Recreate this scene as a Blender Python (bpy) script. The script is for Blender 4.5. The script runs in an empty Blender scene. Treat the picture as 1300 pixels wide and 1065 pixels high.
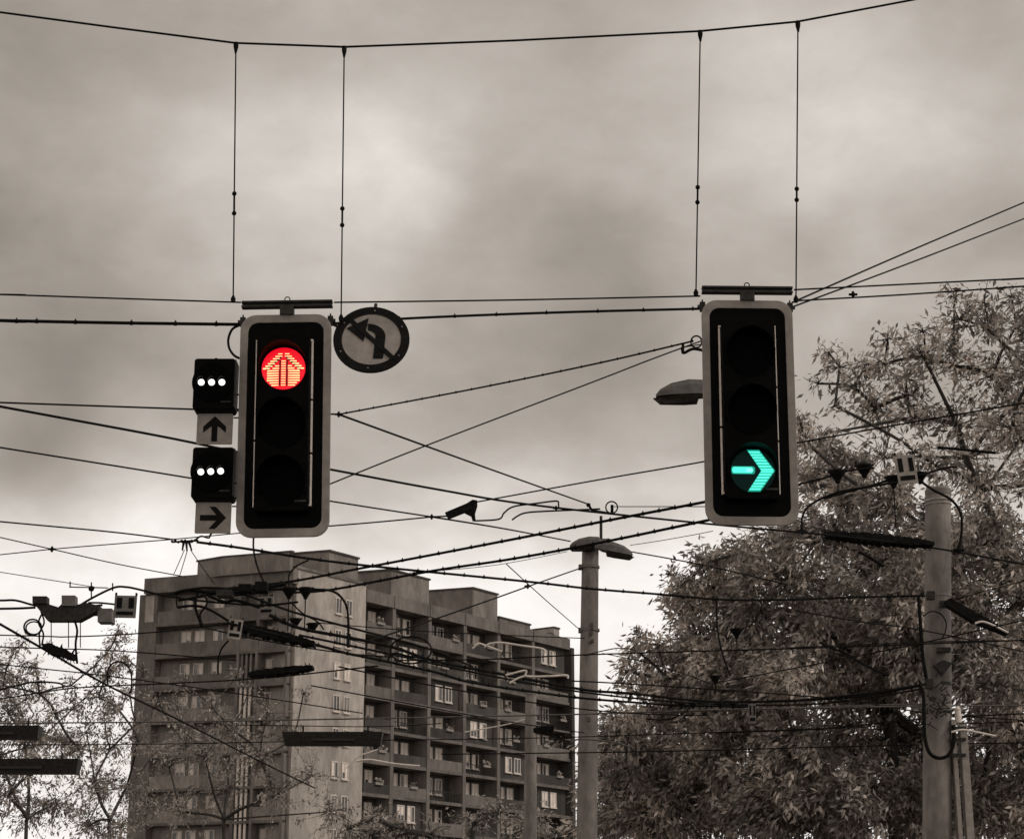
import bpy, math, random
import numpy as np
from mathutils import Vector, Matrix
random.seed(7)
rng = np.random.default_rng(11)
S = bpy.context.scene
COL = S.collection
# ------------------------------------------------------------------ camera
F = 2400.0; CX, CY = 650.0, 532.5
PITCH = math.atan(700.0/2400.0)
CP, SP = math.cos(PITCH), math.sin(PITCH)
CAM = Vector((0, 0, 1.6))
cd = bpy.data.cameras.new('camera'); cam = bpy.data.objects.new('camera', cd); COL.objects.link(cam)
cam.location = CAM; cam.rotation_euler = (math.pi/2+PITCH, 0, 0)
cd.sensor_width = 36; cd.lens = 36*F/1300.0; cd.clip_end = 5000; cd.clip_start = 0.1
S.camera = cam
def ray(px, py):
    x = (px-CX)/F; u = (CY-py)/F
    return Vector((x, CP-u*SP, SP+u*CP))
def at(px, py, Y):
    r = ray(px, py); return CAM + r*(Y/r.y)
def atz(px, py, z):
    r = ray(px, py); return CAM + r*((z-CAM.z)/r.z)
def scale(p):                       # metres per photo pixel at a point
    d = p-CAM; return (d.y*CP+d.z*SP)/F
# ------------------------------------------------------------------ materials
def g(v, w=1.0):
    return (v*1.11, v*.965, v*.85, 1)
MATS = {}
def mat(name, v, v2=None, rough=.7, nscale=6., metal=0., emit=None, estr=1., bump=0., detail=6., spec=.5, stretch=None, rnd=0.):
    m = bpy.data.materials.new(name); m.use_nodes = True
    nt = m.node_tree; b = nt.nodes['Principled BSDF']
    c1 = g(v) if not isinstance(v, tuple) else v
    b.inputs['Base Color'].default_value = c1
    b.inputs['Roughness'].default_value = rough; b.inputs['Metallic'].default_value = metal
    b.inputs['Specular IOR Level'].default_value = spec
    if v2 is not None:
        c2 = g(v2) if not isinstance(v2, tuple) else v2
        tc = nt.nodes.new('ShaderNodeTexCoord'); n = nt.nodes.new('ShaderNodeTexNoise')
        n.inputs['Scale'].default_value = nscale; n.inputs['Detail'].default_value = detail; n.inputs['Roughness'].default_value = .62
        src = tc.outputs['Object']
        if stretch:
            mp = nt.nodes.new('ShaderNodeMapping'); mp.inputs['Scale'].default_value = stretch
            nt.links.new(src, mp.inputs['Vector']); src = mp.outputs['Vector']
        nt.links.new(src, n.inputs['Vector'])
        r = nt.nodes.new('ShaderNodeValToRGB'); r.color_ramp.elements[0].position = .36; r.color_ramp.elements[1].position = .66
        r.color_ramp.elements[0].color = c1; r.color_ramp.elements[1].color = c2
        nt.links.new(n.outputs['Fac'], r.inputs['Fac'])
        out = r.outputs['Color']
        if stretch:                       # finer vertical streaks and specks over the broad mottling
            m2 = nt.nodes.new('ShaderNodeMapping'); m2.inputs['Scale'].default_value = (1, 1, .35)
            nt.links.new(tc.outputs['Object'], m2.inputs['Vector'])
            n2_ = nt.nodes.new('ShaderNodeTexNoise'); n2_.inputs['Scale'].default_value = nscale*5; n2_.inputs['Detail'].default_value = 10; n2_.inputs['Roughness'].default_value = .7
            nt.links.new(m2.outputs['Vector'], n2_.inputs['Vector'])
            q = nt.nodes.new('ShaderNodeMapRange'); q.inputs['From Min'].default_value = .38; q.inputs['From Max'].default_value = .62; q.inputs['To Min'].default_value = .80; q.inputs['To Max'].default_value = 1.12
            nt.links.new(n2_.outputs['Fac'], q.inputs['Value'])
            v_ = nt.nodes.new('ShaderNodeVectorMath'); v_.operation = 'SCALE'
            nt.links.new(out, v_.inputs[0]); nt.links.new(q.outputs['Result'], v_.inputs['Scale']); out = v_.outputs['Vector']
        if rnd > 0:
            ge = nt.nodes.new('ShaderNodeNewGeometry'); mr = nt.nodes.new('ShaderNodeMapRange')
            mr.inputs['To Min'].default_value = 1-rnd; mr.inputs['To Max'].default_value = 1+rnd*1.6
            nt.links.new(ge.outputs['Random Per Island'], mr.inputs['Value'])
            vm = nt.nodes.new('ShaderNodeVectorMath'); vm.operation = 'SCALE'
            nt.links.new(out, vm.inputs[0]); nt.links.new(mr.outputs['Result'], vm.inputs['Scale']); out = vm.outputs['Vector']
        nt.links.new(out, b.inputs['Base Color'])
        if bump:
            bp = nt.nodes.new('ShaderNodeBump'); bp.inputs['Strength'].default_value = bump; bp.inputs['Distance'].default_value = .02
            nt.links.new(n.outputs['Fac'], bp.inputs['Height']); nt.links.new(bp.outputs['Normal'], b.inputs['Normal'])
    if emit:
        b.inputs['Emission Color'].default_value = emit; b.inputs['Emission Strength'].default_value = estr
    MATS[name] = m; return m
mat('wire', .004, .012, rough=.8, nscale=20, spec=.1)
mat('wire_grey', .05, .12, rough=.5, nscale=14)
mat('black_gloss', .001, .002, rough=.5, nscale=9, spec=.05)
mat('black_matt', .001, .0025, rough=.6, nscale=12, spec=.05)
mat('border', .2, .29, rough=.75, nscale=9, bump=.08, detail=9)
mat('plate', .22, .32, rough=.75, nscale=11, detail=9)
mat('sign_dark', .004, .010, rough=.7, nscale=14, spec=.1)
mat('steel_dark', .015, .04, rough=.6, nscale=25, detail=9, spec=.2)
mat('sign_face', .21, .29, rough=.8, nscale=11)
mat('lens_gap', (.02, 0, 0, 1), rough=.8)
mat('slit_pale', .75, .95, rough=.4, nscale=30, detail=5)
mat('galv', .22, .38, rough=.5, nscale=12)
mat('grey_box', .1, .17, rough=.6, nscale=10)
mat('pale_arm', .55, .75, rough=.5, nscale=9)
mat('concrete', .13, .24, rough=.9, nscale=2.6, bump=.5, detail=12, stretch=(1, 1, .5))
mat('concrete_dark', .05, .1, rough=.9, nscale=3)
mat('facade_grey_hazed', .17, .30, rough=.95, nscale=.5, detail=14, stretch=(1, 1, .5))  # left facade grey, lightened so its colour carries distance haze
mat('lamp_shell', .05, .09, rough=.6, nscale=10)
mat('win_reflect', .12, .32, rough=.2, nscale=.6)  # paler pane variant, reflection put into its base colour
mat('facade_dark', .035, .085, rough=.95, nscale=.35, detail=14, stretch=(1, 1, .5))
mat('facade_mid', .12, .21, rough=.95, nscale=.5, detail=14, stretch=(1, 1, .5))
mat('facade_slab', .11, .18, rough=.95, nscale=.6, detail=12, stretch=(1, 1, 1))
mat('facade_pale', .16, .27, rough=.95, nscale=.5, detail=14, stretch=(1, 1, .5))
mat('facade_light', .28, .48, rough=.95, nscale=.35, detail=14, stretch=(1, 1, .4))
mat('roofing', .05, .09, rough=.95, nscale=1)
mat('win_frame', .5, .7, rough=.6, nscale=.7)
mat('win_glass', .015, .05, rough=.12, nscale=.5, spec=.8)
mat('curtain', .6, .95, rough=.9, nscale=.8)
mat('bark', .025, .065, rough=.95, nscale=5)
mat('leaf_a', .10, .55, rough=.55, nscale=.9, rnd=.65, detail=8)  # leaf tones, spread widened here and in leaf_b to paint backlit speckle
mat('leaf_b', .09, .50, rough=.55, nscale=1.1, rnd=.65, detail=8)
mat('leaf_c', .10, .42, rough=.7, nscale=.9, rnd=.5)
mat('asphalt', .04, .06, rough=.9, nscale=3, detail=12)
mat('soil', .06, .11, rough=1, nscale=.4, detail=12)
mat('paving', .16, .24, rough=.9, nscale=1.5)
mat('paint', .6, .75, rough=.7, nscale=4)
mat('hedge_core', .02, .05, rough=1, nscale=2)
mat('red_lens', (.4, 0, .01, 1), rough=.35, emit=(.92, .0, .014, 1), estr=.9)
mat('red_led', (.6, .2, .05, 1), rough=.4, emit=(1, .82, .36, 1), estr=1.35)
mat('green_lens', (.0, .006, .006, 1), rough=.3, emit=(0, .12, .09, 1), estr=.05, spec=.1)
mat('green_edge', (.0, .2, .15, 1), rough=.4, emit=(.0, .36, .26, 1), estr=.7)
mat('green_led', (.0, .3, .25, 1), rough=.4, emit=(.10, .98, .72, 1), estr=1.15)
mat('green_core', (.0, .3, .25, 1), rough=.4, emit=(.42, 1, .86, 1), estr=1.1)
mat('dark_lens', .0006, .0015, rough=.6, nscale=30, spec=.03)
mat('white_led', .8, rough=.4, emit=(1, .98, .95, 1), estr=1.6)
mat('lamp_glass', .12, .3, rough=.3, nscale=8)
for k in ('leaf_a', 'leaf_b', 'leaf_c'):         # let some light through the leaves
    m = MATS[k]; nt = m.node_tree; b = nt.nodes['Principled BSDF']
    tr = nt.nodes.new('ShaderNodeBsdfTranslucent'); mx = nt.nodes.new('ShaderNodeMixShader'); mx.inputs[0].default_value = .3
    src = b.inputs['Base Color'].links[0].from_socket
    nt.links.new(src, tr.inputs['Color']); out = nt.nodes['Material Output']
    nt.links.new(b.outputs[0], mx.inputs[1]); nt.links.new(tr.outputs[0], mx.inputs[2]); nt.links.new(mx.outputs[0], out.inputs['Surface'])
# ------------------------------------------------------------------ mesh building
class MB:
    def __init__(s): s.v = []; s.f = []
    def add(s, vs, fs):
        o = len(s.v); s.v += [tuple(v) for v in vs]; s.f += [tuple(i+o for i in f) for f in fs]; return s
    def hexa(s, c):      # 8 corners: bottom 4 ccw, top 4
        return s.add(c, [(3, 2, 1, 0), (4, 5, 6, 7), (0, 1, 5, 4), (1, 2, 6, 5), (2, 3, 7, 6), (3, 0, 4, 7)])
    def box(s, x0, x1, y0, y1, z0, z1):
        return s.hexa([(x0, y0, z0), (x1, y0, z0), (x1, y1, z0), (x0, y1, z0), (x0, y0, z1), (x1, y0, z1), (x1, y1, z1), (x0, y1, z1)])
    def tube(s, pts, r, n=6, caps=True):
        pts = [Vector(p) for p in pts]
        rs = r if isinstance(r, (list, tuple)) else [r]*len(pts)
        vs = []; fs = []; ref = None
        for i, p in enumerate(pts):
            t = (pts[min(i+1, len(pts)-1)]-pts[max(i-1, 0)]).normalized()
            if ref is None: ref = Vector((0, 0, 1)) if abs(t.z) < .9 else Vector((1, 0, 0))
            a = t.cross(ref)
            if a.length < 1e-5: a = t.cross(Vector((.3, 1, .2)))
            a.normalize(); b = a.cross(t); ref = b
            for k in range(n):
                an = 2*math.pi*k/n
                vs.append(p+(a*math.cos(an)+b*math.sin(an))*rs[i])
        for i in range(len(pts)-1):
            for k in range(n):
                k2 = (k+1) % n
                fs.append((i*n+k, i*n+k2, (i+1)*n+k2, (i+1)*n+k))
        if caps:
            fs.append(tuple(range(n))[::-1]); fs.append(tuple((len(pts)-1)*n+k for k in range(n)))
        return s.add(vs, fs)
    def prism(s, pts, y0, y1):           # outline in x,z, extruded in y (y0 nearer)
        n = len(pts)
        vs = [(x, y0, z) for x, z in pts]+[(x, y1, z) for x, z in pts]
        fs = [tuple(range(n)), tuple(range(2*n-1, n-1, -1))]
        for k in range(n):
            k2 = (k+1) % n; fs.append((k, n+k, n+k2, k2))
        return s.add(vs, fs)
    def ring(s, outer, inner, y0, y1):   # same count outlines in x,z
        n = len(outer)
        vs = [(x, y0, z) for x, z in outer]+[(x, y0, z) for x, z in inner]+[(x, y1, z) for x, z in outer]+[(x, y1, z) for x, z in inner]
        fs = []
        for k in range(n):
            j = (k+1) % n
            fs += [(k, j, n+j, n+k), (2*n+k, 3*n+k, 3*n+j, 2*n+j), (k, 2*n+k, 2*n+j, j), (n+k, n+j, 3*n+j, 3*n+k)]
        return s.add(vs, fs)
    def sphere(s, c, r, n=8):
        c = Vector(c); vs = []; fs = []; m = n//2
        for i in range(1, m):
            th = math.pi*i/m
            for k in range(n):
                a = 2*math.pi*k/n; vs.append(c+Vector((math.sin(th)*math.cos(a), math.sin(th)*math.sin(a), math.cos(th)))*r)
        T = len(vs); vs += [c+Vector((0, 0, r)), c-Vector((0, 0, r))]
        for i in range(m-2):
            for k in range(n): fs.append((i*n+k, (i+1)*n+k, (i+1)*n+(k+1) % n, i*n+(k+1) % n))
        for k in range(n): fs += [(T, k, (k+1) % n), (T+1, (m-2)*n+(k+1) % n, (m-2)*n+k)]
        return s.add(vs, fs)
    def lathe(s, prof, c=(0, 0, 0), n=16):    # prof: (r,z) about vertical axis
        c = Vector(c)
        return s.tube([c+Vector((0, 0, z)) for r, z in prof], [max(r, .0005) for r, z in prof], n)
    def xf(s, M, start=0):
        for i in range(start, len(s.v)): s.v[i] = tuple(M @ Vector(s.v[i]))
        return s
    def build(s, name, m, parent=None, smooth=False, world=False, bevel=0):
        me = bpy.data.meshes.new(name)
        off = Vector((0, 0, 0))
        if world and parent is not None:
            q = parent
            while q is not None: off = off+q.location; q = q.parent
        vs = [tuple(Vector(v)-off) for v in s.v] if off.length else s.v
        me.from_pydata(vs, [], s.f); me.validate(); me.update()
        me.materials.append(MATS[m] if isinstance(m, str) else m)
        if smooth: me.polygons.foreach_set('use_smooth', [True]*len(me.polygons))
        o = bpy.data.objects.new(name, me); COL.objects.link(o)
        if parent is not None: o.parent = parent
        if bevel:
            bv = o.modifiers.new('bevel', 'BEVEL'); bv.width = bevel; bv.segments = 2; bv.limit_method = 'ANGLE'
        return o
def tag(o, label=None, cat=None, group=None, kind=None):
    if label: o['label'] = label
    if cat: o['category'] = cat
    if group: o['group'] = group
    if kind: o['kind'] = kind
    return o
def empty(name, loc, label, cat, group=None, rot=(0, 0, 0)):
    o = bpy.data.objects.new(name, None); COL.objects.link(o); o.location = loc; o.rotation_euler = rot
    return tag(o, label, cat, group)
def rrect(w, h, r, n=6, cx=0, cz=0):
    out = []
    for (sx, sz, a0) in ((1, 1, 0), (-1, 1, 90), (-1, -1, 180), (1, -1, 270)):
        for k in range(n+1):
            a = math.radians(a0+90*k/n)
            out.append((cx+sx*(w/2-r)+r*math.cos(a), cz+sz*(h/2-r)+r*math.sin(a)))
    return out
def circ(r, n=32, cx=0, cz=0, a0=0): return [(cx+r*math.cos(a0+2*math.pi*k/n), cz+r*math.sin(a0+2*math.pi*k/n)) for k in range(n)]
def smoothline(P, per=6):
    if len(P) < 3: return P
    out = []
    for i in range(len(P)-1):
        p0 = P[max(i-1, 0)]; p1 = P[i]; p2 = P[i+1]; p3 = P[min(i+2, len(P)-1)]
        for k in range(per):
            t = k/per
            out.append(.5*((2*p1)+(-p0+p2)*t+(2*p0-5*p1+4*p2-p3)*t*t+(-p0+3*p1-3*p2+p3)*t**3))
    out.append(P[-1]); return out
# ------------------------------------------------------------------ sky and sun
SUN_EL, SUN_AZ = math.radians(42), math.radians(104)
w = bpy.data.worlds.new("World"); S.world = w; w.use_nodes = True
nt = w.node_tree; N = nt.nodes; L = nt.links; bg = N['Background']
sky = N.new('ShaderNodeTexSky'); sky.sky_type = 'NISHITA'; sky.sun_disc = False
sky.sun_elevation = SUN_EL; sky.sun_rotation = SUN_AZ
bw = N.new('ShaderNodeRGBToBW'); L.new(sky.outputs[0], bw.inputs[0])
tc = N.new('ShaderNodeTexCoord'); sx = N.new('ShaderNodeSeparateXYZ'); L.new(tc.outputs['Generated'], sx.inputs[0])
def M(op, a, b=None, c=None, clamp=False):
    n = N.new('ShaderNodeMath'); n.operation = op; n.use_clamp = clamp
    for i, q in enumerate((a, b, c)):
        if q is None: continue
        if isinstance(q, (int, float)): n.inputs[i].default_value = q
        else: L.new(q, n.inputs[i])
    return n.outputs[0]
# cloud-deck coordinates (the clouds lie on a level sheet overhead)
zc = M('MAXIMUM', sx.outputs['Z'], .03)
comb = N.new('ShaderNodeCombineXYZ')
zz = M('ADD', zc, .22)
L.new(M('DIVIDE', sx.outputs['X'], zz), comb.inputs[0]); L.new(M('DIVIDE', sx.outputs['Y'], zz), comb.inputs[1])
def noise(scale_, detail, loc=(0, 0, 0), rough=.5, dist=0.):
    mp = N.new('ShaderNodeMapping'); mp.inputs['Location'].default_value = loc; mp.inputs['Scale'].default_value = (1.0, 1.0, 1.7)
    L.new(tc.outputs['Generated'], mp.inputs['Vector'])
    n = N.new('ShaderNodeTexNoise'); n.inputs['Scale'].default_value = scale_; n.inputs['Detail'].default_value = detail
    n.inputs['Roughness'].default_value = rough; n.inputs['Distortion'].default_value = dist
    L.new(mp.outputs[0], n.inputs['Vector']); return n.outputs['Fac']
n1 = noise(6.5, 4, (3.1, .7, 0), .5, .25); n2 = noise(17, 6, (1.3, 5.2, 0), .55, .2)
# elevation ramp
el = M('ADD', sx.outputs['Z'], M('MULTIPLY', M('SUBTRACT', n1, .5), .16))
rp = N.new('ShaderNodeValToRGB'); cr = rp.color_ramp; cr.interpolation = 'B_SPLINE'
L.new(el, rp.inputs['Fac'])
def pxz(py): return math.sin(PITCH-math.atan((py-CY)/F))
RAMP = [(1100, .90), (760, .90), (695, .84), (640, .64), (575, .41), (500, .385), (390, .43), (290, .50), (190, .55), (100, .53), (20, .44), (-300, .46)]
els = sorted([(max(0, pxz(py)), v) for py, v in RAMP])
while len(cr.elements) > 1: cr.elements.remove(cr.elements[-1])
cr.elements[0].position = els[0][0]; cr.elements[0].color = (els[0][1],)*3+(1,)
for p, v in els[1:]:
    e = cr.elements.new(p); e.color = (v, v, v, 1)
base = rp.outputs['Color']
bwr = N.new('ShaderNodeRGBToBW'); L.new(base, bwr.inputs[0]); val = bwr.outputs[0]
val = M('MULTIPLY', val, M('ADD', .76, M('MULTIPLY', n1, .62)))
val = M('MULTIPLY', val, M('ADD', .78, M('MULTIPLY', n2, .44)))
# broad cloud masses: (px, py, radius_px, gain) -> by direction
BL = [(470, 200, 150, .14), (560, 270, 90, .10), (330, 190, 110, .05), (1120, 170, 200, .12), (950, 90, 120, .05), (20, 10, 240, -.22), (60, 60, 100, -.05), (640, 10, 200, -.10), (20, 330, 130, -.16), (250, 330, 100, .10),
      (60, 520, 120, -.16), (170, 470, 130, -.14), (40, 590, 70, -.12), (780, 340, 110, -.14), (700, 380, 120, -.08), (680, 180, 110, -.08), (1010, 330, 110, -.08), (760, 260, 60, .06), (620, 500, 180, -.06), (820, 590, 130, .08),
      (540, 620, 110, .08), (170, 610, 90, .22), (230, 560, 60, .08), (1290, 20, 150, -.16), (1310, 260, 110, -.12), (20, 180, 110, -.08), (1230, 300, 90, -.04), (330, 40, 100, -.05), (150, 200, 120, .03)]
nz = N.new('ShaderNodeVectorMath'); nz.operation = 'NORMALIZE'; L.new(tc.outputs['Generated'], nz.inputs[0])
wv = N.new('ShaderNodeTexNoise'); wv.inputs['Scale'].default_value = 7; wv.inputs['Detail'].default_value = 4; L.new(nz.outputs[0], wv.inputs['Vector'])
wsub = N.new('ShaderNodeVectorMath'); wsub.operation = 'SUBTRACT'; L.new(wv.outputs['Color'], wsub.inputs[0]); wsub.inputs[1].default_value = (.5, .5, .5)
wsc = N.new('ShaderNodeVectorMath'); wsc.operation = 'SCALE'; wsc.inputs['Scale'].default_value = .11; L.new(wsub.outputs[0], wsc.inputs[0])
wad = N.new('ShaderNodeVectorMath'); wad.operation = 'ADD'; L.new(nz.outputs[0], wad.inputs[0]); L.new(wsc.outputs[0], wad.inputs[1])
for (bx_, by_, br, gain) in BL:
    d = ray(bx_, by_).normalized()
    ds = N.new('ShaderNodeVectorMath'); ds.operation = 'DISTANCE'; L.new(wad.outputs[0], ds.inputs[0]); ds.inputs[1].default_value = d
    q = M('DIVIDE', ds.outputs['Value'], br/F)
    e = M('POWER', 2.718, M('MULTIPLY', M('MULTIPLY', q, q), -1.0))
    val = M('MULTIPLY', val, M('ADD', 1.0, M('MULTIPLY', e, gain*1.55)))
n3 = noise(55, 8, (4.3, 1.2, 0), .7, 0)
val = M('MULTIPLY', val, M('ADD', .94, M('MULTIPLY', n3, .12)))
val = M('MULTIPLY', val, 10.0)                         # background strength is 0.1
val = M('ADD', M('MULTIPLY', val, .97), M('MULTIPLY', M('MINIMUM', bw.outputs[0], 6.0), .02))
tint = N.new('ShaderNodeCombineXYZ'); v1 = M('MULTIPLY', val, .1)
L.new(M('MULTIPLY', val, 1.05), tint.inputs[0]); L.new(M('MULTIPLY', val, M('ADD', .905, M('MULTIPLY', v1, .10))), tint.inputs[1]); L.new(M('MULTIPLY', val, M('ADD', .75, M('MULTIPLY', v1, .22))), tint.inputs[2])
L.new(tint.outputs[0], bg.inputs['Color']); bg.inputs['Strength'].default_value = .1
sl = bpy.data.lights.new('sun', 'SUN'); sl.energy = 1.1; sl.angle = math.radians(14); sl.color = (1, .97, .92)
so = bpy.data.objects.new('sun', sl); COL.objects.link(so)
sd = Vector((math.sin(SUN_AZ)*math.cos(SUN_EL), math.cos(SUN_AZ)*math.cos(SUN_EL), math.sin(SUN_EL)))
so.rotation_euler = sd.to_track_quat('Z', 'Y').to_euler(); so.location = (0, 0, 60)
S.view_settings.view_transform = 'Standard'; S.view_settings.look = 'None'; S.view_settings.exposure = 0; S.view_settings.gamma = 1
# ------------------------------------------------------------------ ground
def sheet(name, x0, x1, y0, y1, z, m):
    return tag(MB().add([(x0, y0, z), (x1, y0, z), (x1, y1, z), (x0, y1, z)], [(0, 1, 2, 3)]).build(name, m), kind='structure')
sheet('ground', -2500, 2500, -2500, 2500, 0, 'soil')
sheet('road', -7, 7, -60, 130, .004, 'asphalt')
sheet('crossing_road', -120, 120, 16, 30, .008, 'asphalt')
for i, x in enumerate((-3.5, 0, 3.5)):
    b = MB()
    for k in range(12):
        y = -20+k*3
        b.add([(x-.07, y, .012), (x+.07, y, .012), (x+.07, y+1.4, .012), (x-.07, y+1.4, .012)], [(0, 1, 2, 3)])
    tag(b.build('lane_marking', 'paint'), kind='structure')
for x0, x1 in ((-12, -7), (7, 12)):
    for y0, y1 in ((-60, 15.8), (30.2, 130)):
        tag(MB().box(x0, x1, y0, y1, -.1, .13).build('pavement', 'paving'), kind='structure')
# ------------------------------------------------------------------ signals
YS = 12.5
ZS = lambda py: at(500, py, YS).z
GS = 'large traffic signals hung over the junction'
def make_signal(px_c, py_t, py_b, wpx, label, roll, lit):
    top = at(px_c, py_t, YS); bot = at(px_c, py_b, YS); cen = (top+bot)/2
    # centre column is vertical in space: use the middle of the board for x
    cx = at(px_c, (py_t+py_b)/2, YS).x
    H = top.z-bot.z; W = wpx*scale(cen)
    root = empty('traffic_signal', (cx, YS, bot.z), label, 'traffic light', GS, rot=(0, roll, 0))
    u = W/118.0
    # local frame: x right, z up from bottom edge, y away from the viewer
    MB().ring(rrect(W, H, 20*u, 6, 0, H/2), rrect(W-20*u, H-22*u, 13*u, 6, 0, H/2), -.012, .012).build('board_border', 'border', root, bevel=.003)
    MB().prism(rrect(W-20*u, H-22*u, 13*u, 6, 0, H/2), -.004, .008).build('backboard', 'black_gloss', root)
    hb = MB().prism(rrect(68*u, H*.80, 6*u, 4, -1*u, H*.5), -.10, -.004); hb.build('housing', 'black_matt', root, bevel=.006)
    # pale strips beside the housing, painted in for sky showing through slits
    for s, parts in ((-1, ((.13, .42), (.43, .87))), (1, ((.14, .36), (.37, .60), (.61, .875)))):
        r = MB(); x = s*36.0*u-1*u
        for a, c in parts: r.box(x-1.1*u, x+1.1*u, -.022, -.004, H*a, H*c)
        r.box(x-(3*u if s > 0 else 1*u), x+(1*u if s > 0 else 4*u), -.028, -.004, H*.132, H*.139)
        r.box(x-(3*u if s > 0 else 1*u), x+(1*u if s > 0 else 3*u), -.028, -.004, H*.872, H*.88)
        r.build('sky_slit_strip', 'slit_pale', root)
    R = 28*u
    for i, f in enumerate((.732, .474, .220)):
        cz = H*f
        lens = MB().prism(circ(R, 40, 0, cz), -.108, -.10)
        name = 'red_lens' if (i == 0 and lit == 'red') else ('green_lens' if (i == 2 and lit == 'green') else 'dark_lens')
        lo = lens.build('lens', name, root)
        # hood: open half tunnel
        v = MB(); n = 20; r0 = R*1.1; vs = []; fs = []
        for k in range(n+1):
            a = math.radians(-25+230*k/n); ln = .055+.09*max(0, math.sin(a))**.8
            for rr in (r0, r0+.004):
                for y in (-.1, -.1-ln): vs.append((rr*math.cos(a), y, cz+rr*math.sin(a)))
        for k in range(n):
            o = k*4; p = o+4
            fs += [(o, o+1, p+1, p), (o+2, p+2, p+3, o+3), (o+1, o+3, p+3, p+1)]
        v.add(vs, fs).build('visor', 'black_matt', root)
        if i == 0 and lit == 'red':
            b = MB(); yy0, yy1 = -.113, -.108; k = 0; zrow = -.80
            while zrow < .86:
                t = .013; lim = math.sqrt(max(0, .93-zrow*zrow))
                segs = []
                if zrow < .42: segs.append((-.10, .10))
                if zrow < .0:
                    wd = min(lim, .74-(.12 if zrow < -.6 else 0)); segs += [(-wd, -.22), (.22, wd)]
                elif zrow < .80:
                    c0 = .80-.98*(zrow-.0); a0, a1 = max(.06, c0-.17), min(lim, c0+.14)
                    if a1 > a0+.05: segs += [(-a1, -a0), (a0, a1)]
                    if c0-.30 > .28: segs += [(-(c0-.30), -.2), (.2, c0-.30)]
                for a, c in segs:
                    sk = (-.03 if a < 0 else .03)
                    b.prism([(a*R, cz+(zrow-t+ (abs(a)*-.03))*R), (c*R, cz+(zrow-t+(abs(c)*-.03))*R), (c*R, cz+(zrow+t)*R), (a*R, cz+(zrow+t)*R)], yy0, yy1)
                zrow += .115
            b.build('arrow_symbol', 'red_led', lo)
            q = MB()
            for sg in (-1, 1):
                x0, x1 = sorted((sg*.13, sg*.19)); q.box(x0*R, x1*R, yy0+.002, yy1, cz-.82*R, cz+.40*R)
                pp = [(sg*.10, .50), (sg*.80, -.12), (sg*.80, -.02), (sg*.10, .60)]
                if sg < 0: pp = pp[::-1]
                q.prism([(x*R, cz+z*R) for x, z in pp], yy0+.0022, yy1)
            q.build('arrow_outline', 'lens_gap', lo)
        if i == 2 and lit == 'green':
            def arrow(gr, y0, y1, stripes):
                b = MB()
                if not stripes:
                    b.prism([(x*R, cz+z*R) for x, z in rrect(1.0+gr, .30+gr, .1, 4, -.44, .02)], y0, y1)
                    for s in (1, -1):
                        p = [(-.26, s*.97), (.30, s*.97), (.99, 0), (.36, 0)]
                        if s < 0: p = p[::-1]
                        b.prism([(x*R, cz+z*R) for x, z in p], y0, y1)
                else:
                    for k in range(5):
                        z0 = -.11+k*.055; x0 = -.93+(.04 if k in (0, 4) else 0)
                        b.box(x0*R, (.0-(.05 if k in (0, 4) else 0))*R, y0, y1, cz+z0*R, cz+(z0+.042)*R)
                    K = 7
                    for s in (1, -1):
                        for k in range(K):
                            t0 = .02+k/K; t1 = t0+.6/K
                            A = lambda t: (.38+(-.22-.38)*t, s*t*.93); B = lambda t: (.94+(.27-.94)*t, s*t*.93)
                            p = [A(t0), B(t0), B(t1), A(t1)]
                            if s < 0: p = p[::-1]
                            b.prism([(x*R, cz+z*R) for x, z in p], y0, y1)
                return b
            arrow(.06, -.111, -.108, False).build('arrow_glow_plate', 'green_edge', lo)
            ar = arrow(0, -.116, -.111, True).build('arrow_symbol', 'green_led', lo)
            c = MB()
            for k in range(3): c.box(-.30*R, -.02*R, -.119, -.116, cz+(-.055+k*.055)*R, cz+(-.03+k*.055)*R)
            c.build('bright_diodes', 'green_core', lo)
    MB().box(16*u, 31*u, -.106, -.1, H*.138, H*.146).build('rating_plate', 'steel_dark', root)
    # spreader bar above
    b = MB(); zt = H+10*u
    b.box(-58*u, 60*u, -.03, .03, zt, zt+2.6*u); b.box(-58*u, 60*u, -.03, .03, zt+6*u, zt+8.6*u); b.box(-57*u, 59*u, -.012, .012, zt+2.6*u, zt+6*u)
    b.build('spreader_bar', 'steel_dark', root)
    MB().box(-8*u, 10*u, -.03, .03, H-.003, zt).build('hanger_block', 'steel_dark', root)
    MB().tube([Vector((1*u+3.4*u*math.cos(a), 0, zt+11.5*u+3.4*u*math.sin(a))) for a in [k*math.pi/8 for k in range(17)]], .75*u, 6).build('eye_ring', 'steel_dark', root)
    for s in (-1, 1):
        c = MB(); c.box(s*57*u-3.5*u, s*57*u+3.5*u, .012, .05, H-13*u, H-1*u); c.tube([(s*57*u, .03, H-1*u), (s*57*u, .03, H+3*u)], 1.1*u, 6)
        c.box(s*57*u+s*3.5*u, s*57*u+s*6.5*u, .015, .04, H-9*u, H-5*u)
        c.build('corner_clamp', 'steel_dark', root)
    return root, u, H, W
left, u1, H1, W1 = make_signal(363.5, 400, 682, 117, 'large black traffic signal with pale border showing a red disc with an upward arrow', -.017, 'red')
right, u2, H2, W2 = make_signal(950, 382, 667, 117, 'large black traffic signal with pale border showing a turquoise arrow pointing right', .010, 'green')
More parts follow.
